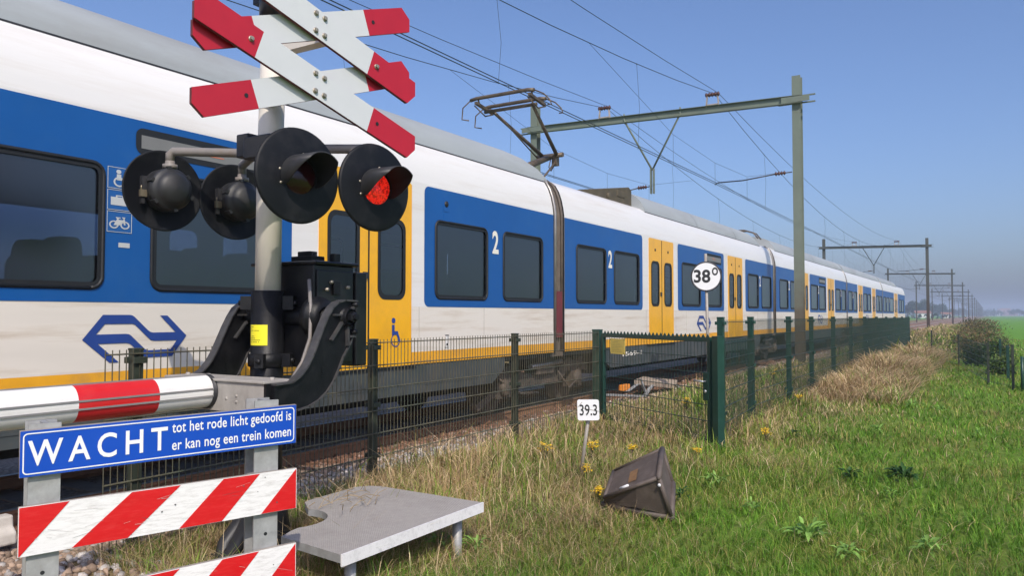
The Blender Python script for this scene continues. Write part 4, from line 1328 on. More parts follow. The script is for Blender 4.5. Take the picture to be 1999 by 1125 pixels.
# ------------------------------------------------------------------ warning sign stand
SU = Vector((.3547, .9350, 0)).normalized()
SN = Vector((.9350, -.3547, 0)).normalized()
S0 = Vector((-3.089, 1.533, 0))
SL = 1.073
st = thing("warning_sign_stand", tuple(S0 + SU * .5), "blue WACHT sign above two red and white striped boards on two grey posts", "warning sign")
def on_sign(x, y):
    p = on_p(x, y, S0, SN)
    return ((p - S0).dot(SU), p.z)
m = MB()
TL, TR_, BR_, BL = (0, 1.165), (1.073, 1.190), (1.073, 1.016), (0.002, .990)
m.prism([BL, BR_, TR_, TL], S0, SU, ZU, .022, 0)
sh = lambda d: [(BL[0] + d, BL[1] + d), (BR_[0] - d, BR_[1] + d), (TR_[0] - d, TR_[1] - d), (TL[0] + d, TL[1] - d)]
def shear_rr(d, r):
    # rounded rectangle that follows the slight tilt of the board
    out = []
    for a, z in rrect(d, 1.073 - d, .990 + d, 1.165 - d, r): out.append((a, z + .025 * a / 1.073))
    return out
m.sheet([shear_rr(.0015, .004)], S0 + SN * .002, SU, ZU, 1)
m.sheet([shear_rr(.010, .016), shear_rr(.0145, .012)], S0 + SN * .004, SU, ZU, 2)
TUA, TO = Vector((SU.x, SU.y, .025 / 1.073)), S0 + SN * .004
put_text(m, "WACHT", TO, TUA, ZU, .026, .520, 1.030, 1.127, 2, bold=.014, spacing=1.42)
put_text(m, "tot het rode licht gedoofd is", TO, TUA, ZU, .537, 1.048, 1.0985, 1.1435, 2, bold=.012, spacing=1.05, yref=(0.0, .73))
put_text(m, "er kan nog een trein komen", TO, TUA, ZU, .537, 1.048, 1.0265, 1.0715, 2, bold=.012, spacing=1.05, yref=(0.0, .73))
m.build("text_board", [M['sign_edge'], M['sign_blue'], M['sign_text']], st)
def stripe_board(z0l, z1l, z0r, z1r, first, u1=1.078):
    m = MB()
    o = S0 + SN * .0
    m.prism([(0.001, z0l), (u1, z0r), (u1, z1r), (0.001, z1l)], o, SU, ZU, .02, 0, 2)
    tp = lambda u: z1l + (z1r - z1l) * u / u1 - .002
    bt = lambda u: z0l + (z0r - z0l) * u / u1 + .002
    # stripe joints measured on the photo: pairs (top u, bottom u)
    J = [(.168, .0), (.388, .178), (.575, .375), (.750, .570), (.908, .745), (1.075, .915)]
    reds = [[(.003, bt(.003)), (.006, bt(.006)), (.168, tp(.168)), (.003, tp(.003))],
            [(.178, bt(.178)), (.375, bt(.375)), (.575, tp(.575)), (.388, tp(.388))],
            [(.570, bt(.570)), (.745, bt(.745)), (.908, tp(.908)), (.750, tp(.750))],
            [(.915, bt(.915)), (1.075, bt(1.075)), (1.075, tp(1.075))]]
    for p in reds: m.sheet([p], o + SN * .002, SU, ZU, 1)
    rs = random.Random(int(z0l * 1000))
    for j in range(16):
        u = rs.uniform(.05, 1.0); z = bt(u) + rs.uniform(.03, .15); L_ = rs.uniform(.01, .09); t_ = rs.uniform(-.35, .35); w_ = rs.uniform(.0004, .0009)
        m.sheet([[(u, z), (u + L_, z + L_ * t_), (u + L_, z + L_ * t_ + w_), (u, z + w_ * 1.5)]], o + SN * .0035, SU, ZU, 3 if j % 4 else 4)
    for j in range(7):
        u = rs.uniform(.03, 1.04); z = bt(u) + rs.uniform(.01, .16); r_ = rs.uniform(.0015, .004)
        m.sheet([[(u + r_ * math.cos(q) * rs.uniform(.6, 1.5), z + r_ * math.sin(q)) for q in (0, 1.2, 2.4, 3.5, 4.6, 5.5)]], o + SN * .0035, SU, ZU, 4)
    return m.build("striped_board", [M['stripe_white'], M['stripe_red'], M['sign_edge'], M['scratch'], M['scuff']], st)
stripe_board(.697, .882, .719, .900, 0)
stripe_board(.342, .527, .380, .563, 0)
for u in (.085, .945):
    m = MB()
    c = S0 + SU * u - SN * .0
    hw = .054
    z1 = 1.185 if u < .5 else 1.215
    sec = [(-hw, -.024), (hw, -.024), (hw, -.034), (.012, -.040), (.012, -.130), (hw, -.136), (hw, -.148), (-hw, -.148), (-hw, -.136), (-.006, -.130), (-.006, -.040), (-hw, -.034)]
    pts = [(c + SU * a + SN * b) for a, b in sec]
    k = len(pts)
    m.prism(sec[::-1], c - ZU * .2, SU, SN, z1 + .2)
    q = c - SN * .0235
    po = m.build("post", M['galv'], st)
    for zz in (.62,): MB().lathe([(.008, 0), (.0, .0005)], q + ZU * zz, SN, 10).build("bolt_hole", M['rubber'], po)

# ------------------------------------------------------------------ steel step beside the barrier
pf = thing("metal_platform", (-3.4, 3.7, 0), "low tread-plate step with white front edge, rounded notch round the barrier foot", "platform")
ZP = .35
out = [(-2.90, 3.03), (-2.90, 4.36), (-3.80, 4.38), (-3.88, 4.35), (-3.94, 4.27), (-3.93, 3.80), (-3.91, 3.745)]
arc = [(-3.70 + .25 * math.cos(R(a)), 3.39 + .25 * math.sin(R(a))) for a in range(104, -36, -10)]
out = out + arc + [(-3.465, 3.215), (-3.42, 3.10)]
m = MB()
m.prism(out, (0, 0, ZP), (1, 0, 0), (0, 1, 0), .045, 0, 1)
m.build("tread_plate", [M['tread'], M['galv']], pf)
m = MB()
m.box(-2.899, -2.888, 3.03, 4.36, ZP - .062, ZP + .002)
m.build("front_edge", M['white_edge'], pf)
for x, y in ((-2.99, 3.20), (-2.99, 4.20), (-3.78, 4.2)):
    m = MB(); m.tube([(x, y, -.2), (x, y, ZP - .045)], .032, 14); m.build("leg", M['galv'], pf)

# ------------------------------------------------------------------ brown box lying in the grass
bx = thing("cable_box", (-2.5, 6.0, 0), "weathered brown plastic cable box tipped over in the grass", "box")
A, B, C, D = at_d(1293, 877, 6.30), at_d(1198, 921, 6.55), at_d(1180, 972, 6.12), at_d(1286, 933, 5.86)
E_, F_ = at_d(1313, 945, 6.22), at_d(1311, 1012, 5.92)
G_, H_ = at_d(1246, 992, 5.76), at_d(1178, 985, 6.22)
I_ = at_d(1198, 960, 6.85)
m = MB()
vs = [A, B, C, D, E_, F_, G_, H_, I_]
m.add(vs, [(0, 1, 2, 3), (0, 3, 5, 4), (0, 4, 8, 1), (1, 8, 7, 2), (4, 5, 7, 8)])
# front wall set back behind a rim
inn = [D + (C - D) * .56 + V(0, 0, -.01), G_]
D2 = D + (A - D) * .10; 
DM = D + (C - D) * .42
n1 = (DM - D).cross(F_ - D)
LM, F2 = on_p(1243, 992, D, n1), on_p(1306, 1006, D, n1)
m.add([D, DM, LM, F2], [(0, 1, 2, 3)])
m.add([DM, C, H_, LM], [(0, 1, 2), (0, 2, 3)])
body = m.build("body", M['box_brown'], bx, bevel=.012)
m = MB()
for p, q, r_ in ((A, D, .022), (D, F_, .018), (A, B, .014), (B, C, .016), (D, C, .016), (F_, H_, .024), (A, E_, .018), (E_, F_, .026)):
    m.tube([p, q], r_, 10)
    m.lathe([(0, -r_), (r_ * .7, -r_ * .7), (r_, 0), (r_ * .7, r_ * .7), (0, r_)], p, ZU, 10)
    m.lathe([(0, -r_), (r_ * .7, -r_ * .7), (r_, 0), (r_ * .7, r_ * .7), (0, r_)], q, ZU, 10)
m.build("rim", M['box_brown'], bx)
nrm = (B - A).cross(D - A).normalized()
if nrm.dot(EYE - A) < 0: nrm = -nrm
def on_top(u, v, h=.018): return A + (B - A) * u + (D - A) * v + nrm * h
m = MB()
m.add([on_top(.42, .42), on_top(.58, .42), on_top(.58, .80), on_top(.42, .80)], [(0, 1, 2, 3)])
m.build("rusty_label", M['rust'], bx)
m = MB()
m.tube([on_top(.56, .90, .02), on_top(.72, .88, .02)], .011, 8)
m.build("handle", M['sign_white'], bx)
m = MB()
m.lathe([(.012, 0), (.012, .012), (0, .016)], at_d(1287, 948, 5.86), (EYE - D).normalized(), 10)
m.build("rivet", M['sign_white'], bx)

# ------------------------------------------------------------------ pale block at the left edge
m = MB()
m.prism([(-.11, -.05), (.11, -.05), (.105, .03), (.06, .07), (.05, .15), (-.05, .15), (-.06, .07), (-.105, .03)], tuple(on_z(-6, 1052, 0) + V(-.03, -.2, 0)), (1, 0, 0), (0, 0, 1), .3)
tag(m.build("kerb_block", M['conc'], bevel=.015, base=tuple(on_z(-6, 1052, 0))), "pale concrete kerb block among stones at the foot of the striped boards", "concrete block")
# ------------------------------------------------------------------ fences
def mesh_panel(a, b, z0, z1, rows, step, wr, material, parent, n=5, points=.03):
    """double-bar mesh panel between two ground points"""
    a, b = Vector(a), Vector(b)
    m = MB()
    d = b - a
    L_ = d.length
    u = d.normalized()
    k = max(1, int(round(L_ / step)))
    for i in range(k + 1):
        p = a + u * (L_ * i / k)
        m.tube([p + ZU * z0, p + ZU * (z1 + points)], wr, n, 0, False)
    for r in range(rows):
        z = z0 + .03 + (z1 - z0 - .03) * r / (rows - 1)
        s_ = Vector((-u.y, u.x, 0)) * wr * 1.6
        for q in (s_, -s_):
            m.tube([a + q + ZU * z, b + q + ZU * z], wr * 1.3, 6, 0, False)
    return m.build("mesh_panel", material, parent)
def fence_post(p, h, hw, material, parent, u=Vector((0, 1, 0)), cap=True, clips=True):
    m = MB()
    p = Vector(p)
    v = Vector((-u.y, u.x, 0))
    m.obox(p + ZU * (h / 2 - .1), u * hw, v * hw, ZU * (h / 2 + .1))
    if cap: m.obox(p + ZU * (h + .004), u * (hw + .003), v * (hw + .003), ZU * .008)
    if clips:
        for z in (h - .07, h * .55, h * .2):
            m.obox(p + ZU * z - v * (hw + .012) , u * (hw + .016), v * .012, ZU * .022)
            m.obox(p + ZU * z + v * (hw + .012), u * (hw + .016), v * .012, ZU * .022)
    return m.build("post", material, parent, bevel=.004)

XFN = -5.0
fl = thing("mesh_fence", (XFN, 6.9, 0), "dark weathered double-bar mesh fence between the barrier and the gate, in front of the train", "fence")
py_ = [3.225, 5.64, 8.24]
for y in py_: fence_post((XFN, y, 0), 1.36, .035, M['fence_brown'], fl)
fence_post((XFN, 10.62, 0), 1.37, .06, M['fence'], fl, clips=False)
for a, b in ((2.98, 3.225), (3.225, 5.64), (5.64, 8.24), (8.24, 10.56)):
    mesh_panel((XFN + .045, a, 0), (XFN + .045, b, 0), .02, 1.335, 7, .052, .004, M['fence_wire_old'], fl)

GL, GR = Vector((XFN, 10.62, 0)), Vector((-2.74, 9.15, 0))
gu = (GR - GL).normalized()
gate = thing("mesh_gate", tuple((GL + GR) / 2), "closed green mesh gate with toothed top rail and yellow notice plate", "gate")
ga, gb = GL + gu * .17, GR - gu * .14
m = MB()
gv = Vector((-gu.y, gu.x, 0))
for p in (ga, gb): m.obox(p + ZU * .70, gu * .028, gv * .028, ZU * .63)
m.bar(ga + ZU * 1.30, gb + ZU * 1.30, gv * .022, ZU * .028)
m.bar(ga + ZU * .09, gb + ZU * .09, gv * .02, ZU * .02)
k = int((gb - ga).length / .085)
for i in range(k):
    p = ga + (gb - ga) * ((i + .5) / k) + ZU * 1.328
    m.add([p - gu * .036 - gv * .004, p + gu * .036 - gv * .004, p + ZU * .042 - gv * .004, p - gu * .036 + gv * .004, p + gu * .036 + gv * .004, p + ZU * .042 + gv * .004], [(0, 1, 2), (3, 5, 4), (0, 2, 5, 3), (1, 4, 5, 2)])
m.build("frame", M['fence'], gate, bevel=.004)
mesh_panel(ga + gu * .03, gb - gu * .03, .10, 1.28, 7, .066, .0034, M['fence_wire'], gate, points=0)
m = MB()
q = gb - gu * .05
m.obox(q + ZU * .74, gu * .05, gv * .035, ZU * .17)
m.build("lock_box", M['fence'], gate, bevel=.005)
m = MB()
m.tube([q - gv * .03 + ZU * .80, q - gv * .09 + ZU * .80, q - gv * .09 - gu * .15 + ZU * .80], .011, 8)
m.lathe([(.02, 0), (.02, .01), (0, .011)], q - gv * .036 + ZU * .68, -gv, 12)
m.build("handle", M['plate_alu'], gate)
m = MB()
fr = -gv if (-gv).dot(EYE - GL) > 0 else gv
pu = gu if gu.cross(ZU).dot(fr) > 0 else -gu
pc = ga + gu * .40 + fr * .02
m.prism([(-.19, 1.04), (.19, 1.04), (.19, 1.26), (-.19, 1.26)], pc, pu, ZU, .006, 0)
rnd = random.Random(5)
for j in range(8):
    z = 1.232 - .023 * j
    if j == 0: x0, x1 = -.08, .08
    else: x0, x1 = -.14 + rnd.uniform(0, .02), rnd.uniform(.02, .14)
    x = x0
    while x < x1:
        ww = rnd.uniform(.012, .035)
        m.sheet([[(x, z), (min(x + ww, x1), z), (min(x + ww, x1), z + .006), (x, z + .006)]], pc + fr * .002, pu, ZU, 1)
        x += ww + .008
for sx in (-.175, .175):
    for z in (1.055, 1.245): m.lathe([(.008, 0), (.008, .004), (0, .005)], pc + pu * sx + ZU * z, fr, 8, 2)
m.build("notice_plate", [M['notice'], M['grey_ink'], M['dark_metal']], gate)

fr_ = thing("mesh_fence", (-3.0, 24, 0), "long green double-bar mesh fence running away from the gate beside the line", "fence")
fence_post(GR, 1.335, .050, M['fence'], fr_, gu, clips=False)
ys_ = [10.15, 11.65, 14.2, 16.25, 18.8, 21.4, 24.05, 26.75, 29.5, 32.3, 35.2, 38.2]
for i, y in enumerate(ys_):
    fence_post((-3.0, y, 0), 1.56 - .006 * max(0, i - 2), .04 if i < 8 else .036, M['fence'], fr_)
mesh_panel((GR.x - .05, GR.y + .05, 0), (-2.95, 11.65, 0), .03, 1.24, 7, .052, .0032, M['fence_wire'], fr_)
mesh_panel((-3.06, 10.2, 0), (-3.0, 11.65, 0), .9, 1.50, 3, .052, .0032, M['fence_wire'], fr_)
for i, (a, b) in enumerate(zip(ys_[1:], ys_[2:])):
    mesh_panel((-2.955, a, 0), (-2.955, b, 0), .03, 1.51 - .006 * i, 8, .052, .0027 + .0001 * i, M['fence_wire'], fr_, n=4)

cf_pts = [(-3.02, 38.4), (-1.80, 32.4), (-.81, 27.8), (-.03, 20.9), (.42, 19.8)]
cf = thing("mesh_fence", (-1.4, 30, 0), "low weathered mesh fence crossing the bank down to the field hedge", "fence")
cfh = [1.05, 1.03, .98, .95, .95]
for (x, y), h in zip(cf_pts, cfh): fence_post((x, y, 0), h, .026, M['fence_brown'], cf, clips=False)
for (a, b, h) in zip(cf_pts, cf_pts[1:], cfh[1:]):
    mesh_panel((*a, 0), (*b, 0), .05, h - .05, 6, .15, .0024, M['fence_wire'], cf, n=4)
rg = thing("field_gate", (.85, 20.2, 0), "green tubular frame of a field gate at the right edge by the hedge", "gate")
m = MB()
p0, p1 = Vector((.58, 19.6, 0)), Vector((2.4, 21.5, 0))
u = (p1 - p0).normalized()
for p in (p0, p1): m.tube([p - ZU * .1, p + ZU * .72], .03, 10)
for z in (.68, .38, .12): m.tube([p0 + ZU * z, p1 + ZU * z], .02, 8)
m.build("frame", M['fence'], rg)
mesh_panel(p0, p1, .12, .66, 4, .08, .004, M['fence_wire'], rg, n=4, points=0)
for k, (x, y, h) in enumerate(((.38, 22.6, .85), (.25, 25.0, .95))):
    o = MB().obox((x, y, h / 2 - .05), (.03, 0, 0), (0, .03, 0), (0, 0, h / 2 + .05)).build("fence_post", M['fence'], base=(x, y, 0), bevel=.006)
    tag(o, ["short thick green fence post beside the field gate", "green fence post among the hedge leaves behind the field gate"][k], "post")

# ------------------------------------------------------------------ small signs
ks = thing("kilometre_sign", tuple(on_z(1132, 940, 0)), "small white 39.3 plate on a leaning grey stick in front of the gate post", "sign")
kb = on_z(1132, 940, 0)
kt = at_d(1148, 822, 7.35)
m = MB(); m.tube([kb + (kb - kt) * .25 - Vector((kt.x, kt.y, 0)).normalized() * -.03, kt + (kt - kb) * .2 + Vector((kt.x, kt.y, 0)).normalized() * .03], .017, 10); m.build("stick", M['pole_grey'], ks)
kn = (EYE - kt); kn.z = 0; kn.normalize()
kn = (kn + Vector((.15, .05, 0))).normalized()
ku = ZU.cross(kn)
kc = at_d(1148.5, 801, 7.33)
kz = (ZU + ku * -.03).normalized()
m = MB()
m.prism(rrect(-.103, .103, -.098, .098, .02), kc, ku, kz, .004, 0)
put_text(m, "39.3", kc + kn * .003, ku, kz, -.083, .083, -.052, .052, 1, bold=.010)
m.sheet([[(-.10, .03), (-.06, .075), (-.055, .072), (-.097, .025)]], kc + kn * .0015, ku, kz, 2)
m.sheet([[(-.06, .022), (.10, -.012), (.10, -.018), (-.06, .017)]], kc + kn * .0015, ku, kz, 2)
m.build("number_plate", [M['sign_white'], M['ink'], M['pole_grey']], ks)

c38 = on_x(1378.5, 540, -4.6)
rs = thing("round_sign", (c38.x, c38.y, 0), "round white 38 degree sign with dark rim on a thin grey pole behind the gate", "sign")
m = MB(); m.tube([(c38.x + .03, c38.y + .04, -.2), (c38.x - .02, c38.y + .04, c38.z + .44)], .028, 12)
m.build("pole", M['pole_grey'], rs)
dep = (c38 - EYE).dot(_fw)
rad = 29.5 / FPX * dep
n38 = (EYE - c38); n38.z = 0; n38.normalize(); n38 = (n38 + Vector((.10, -.1, 0))).normalized()
u38 = ZU.cross(n38)
m = MB()
m.lathe([(0, -.03), (rad * .95, -.03), (rad, -.02), (rad, .012), (rad * .955, .016), (rad * .90, .010)], c38, n38, 48, 1)
m.sheet([[(rad * .915 * math.cos(2 * math.pi * i / 48), rad * .915 * math.sin(2 * math.pi * i / 48)) for i in range(48)]], c38 + n38 * .010, u38, ZU, 0)
put_text(m, "38", c38 + n38 * .013, u38, ZU, -rad * .80, rad * .27, -rad * .42, rad * .46, 2, bold=.028)
put_text(m, "o", c38 + n38 * .013, u38, ZU, rad * .37, rad * .76, rad * .06, rad * .60, 2, bold=.012)
m.build("sign_disc", [M['sign_white'], M['sign_rim'], M['ink']], rs)

# ------------------------------------------------------------------ trackside box behind the gate
tp = thing("trackside_ramp", (-6.2, 16.3, -.1), "small weathered trackside cabinet lid on slanted legs lying beside the rail behind the gate", "track equipment")
e0 = lambda x, y, X=-6.0: on_x(x, y, X)
m = MB()
T = [e0(1238, 742), e0(1318, 752), e0(1322, 742, -6.2), e0(1255, 735, -6.4)]
m.add(T + [p - V(0, 0, .09) for p in T], [(0, 1, 2, 3), (4, 7, 6, 5), (0, 4, 5, 1), (1, 5, 6, 2), (2, 6, 7, 3), (3, 7, 4, 0)])
m.build("lid", M['timber'], tp, bevel=.01)
for a, b in (((1273, 752), (1258, 774)), ((1245, 750), (1226, 764)), ((1318, 752), (1338, 768))):
    m = MB(); m.bar(e0(*a), e0(*b), (.03, 0, 0), (0, .06, 0)); m.build("leg", M['galv'], tp, bevel=.004)
m = MB(); m.bar(e0(1180, 771), e0(1260, 774), (.02, 0, 0), (0, 0, .02)); m.bar(e0(1250, 740), e0(1262, 772), (.02, 0, 0), (0, .03, 0)); m.build("strut", M['galv'], tp)
m = MB(); m.obox(e0(1219, 757, -6.1), (.05, 0, 0), (0, .17, 0), (0, 0, .06)); m.build("orange_block", M['orange'], tp, bevel=.015)
m = MB(); m.box(-.07, .07, -.05, .05, -.02, .06)
p = on_z(1222, 852, 0)
o = m.build("ground_marker", M['fence'], bevel=.01); o.location = p
tag(o, "little dark green block half hidden in grass in front of the gate", "marker block")

# ------------------------------------------------------------------ overhead line portals
def h_beam(m, a, b, hw, hh, tw, tf, side, upv, mi=0):
    """H section from a to b: web along 'side' between two flanges"""
    a, b = Vector(a), Vector(b)
    m.bar(a, b, side * (hw - tf), upv * (tw / 2), mi)
    for s_ in (1, -1): m.bar(a + side * s_ * (hw - tf / 2), b + side * s_ * (hw - tf / 2), side * (tf / 2), upv * hh, mi)
XR, XL = -5.0, -14.44
XI, YI = Vector((1, 0, 0)), Vector((0, 1, 0))
def make_portal(y, label, steel=None):
    steel = steel or M['mast']
    p = thing("line_portal", (XR, y, 0), label, "catenary portal", "overhead line portals standing along the tracks")
    for x, z1 in ((XR, 9.08), (XL, 9.45)):
        m = MB()
        h_beam(m, (x, y, -.3), (x, y, z1), .15, .13, .012, .016, YI, XI, 0)
        m.build("mast", M['mast_rust'] if steel is M['mast'] else M['mast_rust_far'], p)
    m = MB()
    h_beam(m, (XL - .2, y - .22, 8.52), (XR + .2, y - .22, 8.30), .12, .09, .01, .014, ZU, YI)
    for x, z in ((XR, 8.30), (XL, 8.52)):
        for dz in (-.11, .11): m.obox((x + .02, y - .18, z + dz), XI * .55, YI * .035, ZU * .018)
        m.obox((x, y - .3, z), XI * .42, YI * .01, ZU * .09)
    m.build("crossbeam", steel, p)
    m = MB()
    vt = Vector((-9.72, y - .22, 6.55))
    for q in ((-10.75, 8.40), (-8.72, 8.36)):
        m.tube([(q[0], y - .22, q[1] + .22), (q[0], y - .22, q[1]), vt], .034, 8)
    for dx in (-.05, .05): m.bar(vt + V(dx, 0, .05), (-9.72 + dx, y - .22, 5.74), XI * .022, YI * .05)
    m.build("drop_bracket", steel, p)
    for xb in (-11.5, -7.62):
        zb = 8.52 + (xb - XL) * (8.30 - 8.52) / (XR - XL) + .13
        m = MB()
        for dx in (-.21, .21): m.bar((xb + dx, y - .22, zb - .05), (xb + dx * .8, y - .22, zb + .34), XI * .018, YI * .03, 0)
        m.bar((xb - .2, y - .22, zb + .03), (xb + .2, y - .22, zb + .03), YI * .03, ZU * .015, 0)
        pr = [(.0, -.25)]
        for k in range(5): pr += [(.05, -.23 + k * .1), (.085, -.20 + k * .1), (.05, -.17 + k * .1)]
        pr.append((0, .25))
        m.lathe(pr, (xb, y - .22, zb + .36), XI, 12, 1)
        m.build("insulator", [M['insul_frame'], M['insul']], p)
    for (xa, za, xb, zb_) in ((-5.14, 6.05, -7.45, 5.84), (-9.74, 6.0, -11.75, 5.86)):
        m = MB()
        d = -1
        A_ = Vector((xa, y - .2, za))
        m.tube([A_, A_ + V(-.55, 0, -.02)], .018, 6, 0)
        pr = [(0, 0)]
        for k in range(4): pr += [(.035, .02 + .085 * k), (.075, .05 + .085 * k), (.035, .075 + .085 * k)]
        pr.append((0, .38))
        m.lathe(pr, A_ + V(-.18, 0, -.005), (-1, 0, -.04), 12, 1)
        m.tube([A_ + V(-.5, 0, -.02), Vector((xb + .8, y - .2, za - .13)), Vector((xb, y - .2, zb_ + .08)), Vector((xb - .12, y - .2, zb_ + .03))], .02, 6, 0)
        m.build("register_arm", [M['dark_metal'], M['insul']], p)
    return p
PY0, PSTEP = 25.3, 60.2
plab = ["nearest green-grey overhead line portal, its mast in front of the train",
        "second overhead line portal, the first one beyond the end of the train", "third overhead line portal along the tracks",
        "fourth overhead line portal along the tracks", "fifth overhead line portal along the tracks", "sixth overhead line portal, hazy, along the tracks"]
port = make_portal(PY0, plab[0])
port2 = make_portal(PY0 + PSTEP, plab[1], M['mast_far'])
for k in range(2, 16):
    c = copy_tree(port2)
    c.location.y = PY0 + PSTEP * k
    c['label'] = plab[k] if k < len(plab) else "faint far overhead line portal in the dense row towards the horizon"

# ------------------------------------------------------------------ overhead wires
def span_pts(y0, y1, za, zlow, x, n=16, x1=None):
    out = []
    for i in range(n + 1):
        t = i / n
        y = y0 + (y1 - y0) * t
        out.append(Vector((x, y, za - (za - zlow) * (1 - (2 * t - 1) ** 2))))
    return out
spans = [(PY0 + PSTEP * k, PY0 + PSTEP * (k + 1)) for k in range(-1, 10)]
ZC = 5.85
wl = {0: "near track", 1: "far track"}
for ti, xt in enumerate(TRK):
    for j, dx in enumerate((-.05, .05)):
        m = MB()
        pts = []
        for k, (a, b) in enumerate(spans):
            st_ = .18 if k % 2 else -.18
            pts += [Vector((xt + dx + st_, a, ZC))]
        pts.append(Vector((xt + dx, spans[-1][1], ZC)))
        m.tube(pts, .0095, 5, 0, False, True)
        o = m.build("contact_wire", M['wire'], base=(xt, 0, ZC))
        tag(o, f"{'left' if j == 0 else 'right'} wire of the contact wire pair above the {wl[ti]}", "overhead wire", "wires of the overhead line")
    zm = 8.93 if ti == 0 else 8.98
    m = MB()
    pts = []
    for (a, b) in spans: pts += span_pts(a, b, zm, 6.75, xt, 16)[:-1]
    m.tube(pts, .0095, 5, 0, False)
    mw = tag(m.build("messenger_wire", M['wire'], base=(xt, 0, zm)), f"sagging carrier wire with droppers above the {wl[ti]}", "overhead wire", "wires of the overhead line")
    for (a, b) in spans[:5]:
        for i in range(1, 9):
            t = i / 9
            y = a + (b - a) * t
            z = zm - (zm - 6.75) * (1 - (2 * t - 1) ** 2)
            m = MB()
            m.tube([(xt, y, z), (xt + .03, y + .1, (z + ZC) / 2), (xt, y + .05, ZC)], .0045, 4, 0, False)
            m.lathe([(0, -.03), (.02, 0), (0, .03)], (xt, y, z), ZU, 6)
            m.build("dropper", M['wire'], mw)
    m = MB()
    pts = []
    for (a, b) in spans: pts += span_pts(a, b, zm + .02, 7.9, xt + .12, 12)[:-1]
    m.tube(pts, .0085, 5, 0, False)
    tag(m.build("feeder_wire", M['wire'], base=(xt, 0, zm)), f"upper feeder wire without droppers above the {wl[ti]}", "overhead wire", "wires of the overhead line")
    # Y-shaped stitch wire at the portals
    for k in range(0, 3):
        yp = PY0 + PSTEP * k
        m = MB()
        t1 = 9.5 / PSTEP
        z1 = zm - (zm - 6.75) * (1 - (1 - 2 * t1) ** 2)
        m.tube([(xt, yp - 9.5, z1), (xt, yp - 4, z1 - 1.0), (xt, yp, z1 - 1.15), (xt, yp + 4, z1 - 1.0), (xt, yp + 9.5, z1)], .0055, 4, 0, False)
        for yy in (-4, 0, 4): m.tube([(xt, yp + yy, z1 - (1.0 if yy else 1.15)), (xt, yp + yy, ZC)], .0045, 4, 0, False)
        m.build("stitch_wire", M['wire'], mw)
# ------------------------------------------------------------------ grass: many single blades in one object
CAM_XY = np.array([0.0, 0.0])
def pnoise(x, y, s, seed=0.0):
    """cheap smooth noise 0..1 for arrays"""
    r = np.zeros_like(x)
    for k, (a, b, c, w_) in enumerate(((1.0, .37, .3, 1), (-.55, 1.1, 1.7, .8), (1.9, 1.3, 4.1, .5), (-2.3, 1.7, 2.2, .35), (3.1, -2.9, .9, .3), (4.7, 3.7, 5.1, .2))):
        r += w_ * np.sin((a * x + b * y) * s + c + seed * (k + 1.3))
    return 0.5 + r / 6.3 * 1.25
def edge_x(y):
    return np.interp(y, [p[0] for p in GREEN_EDGE], [p[1] for p in GREEN_EDGE])
def visible(x, y, pad=0.2):
    """keep only what the photo (or a step beside it) can see"""
    dx, dy = x, y
    d = -dx * math.sin(YAW) + dy * math.cos(YAW)
    r = dx * math.cos(YAW) + dy * math.sin(YAW)
    return (d > 2.2) & (np.abs(r) < d * (999.5 / FPX + pad) + 0.5)
def clear(x, y):
    """no grass inside the platform top, the box or on the ballast"""
    k = (x > -4.95) | (x < -15.2)
    k |= (x > -5.7) & (y > 10.2) & (pnoise(x, y, 1.3, 2) > .42)
    k |= (x > -5.15) & (x < -4.9) & (pnoise(x, y, 2.2, 5) > .5)
    k &= ~((x > -2.86) & (x < -2.22) & (y > 5.65) & (y < 6.25))
    k &= ~((x > -5.3) & (x < -4.1) & (y < 2.9) & (pnoise(x, y, 2.5, 1) < .5))
    k &= ~((x > -4.5) & (x < -3.7) & (y > 3.2) & (y < 4.0))
    return k
TONE = {
    'green': np.array([(.085, .185, .014), (.115, .235, .02), (.060, .14, .012), (.15, .26, .028), (.095, .205, .017)]),
    'olive': np.array([(.16, .205, .03), (.21, .22, .045), (.12, .175, .022), (.27, .235, .07), (.10, .165, .018)]),
    'straw': np.array([(.44, .335, .19), (.35, .255, .13), (.52, .41, .25), (.25, .165, .08), (.37, .26, .14)]),
}
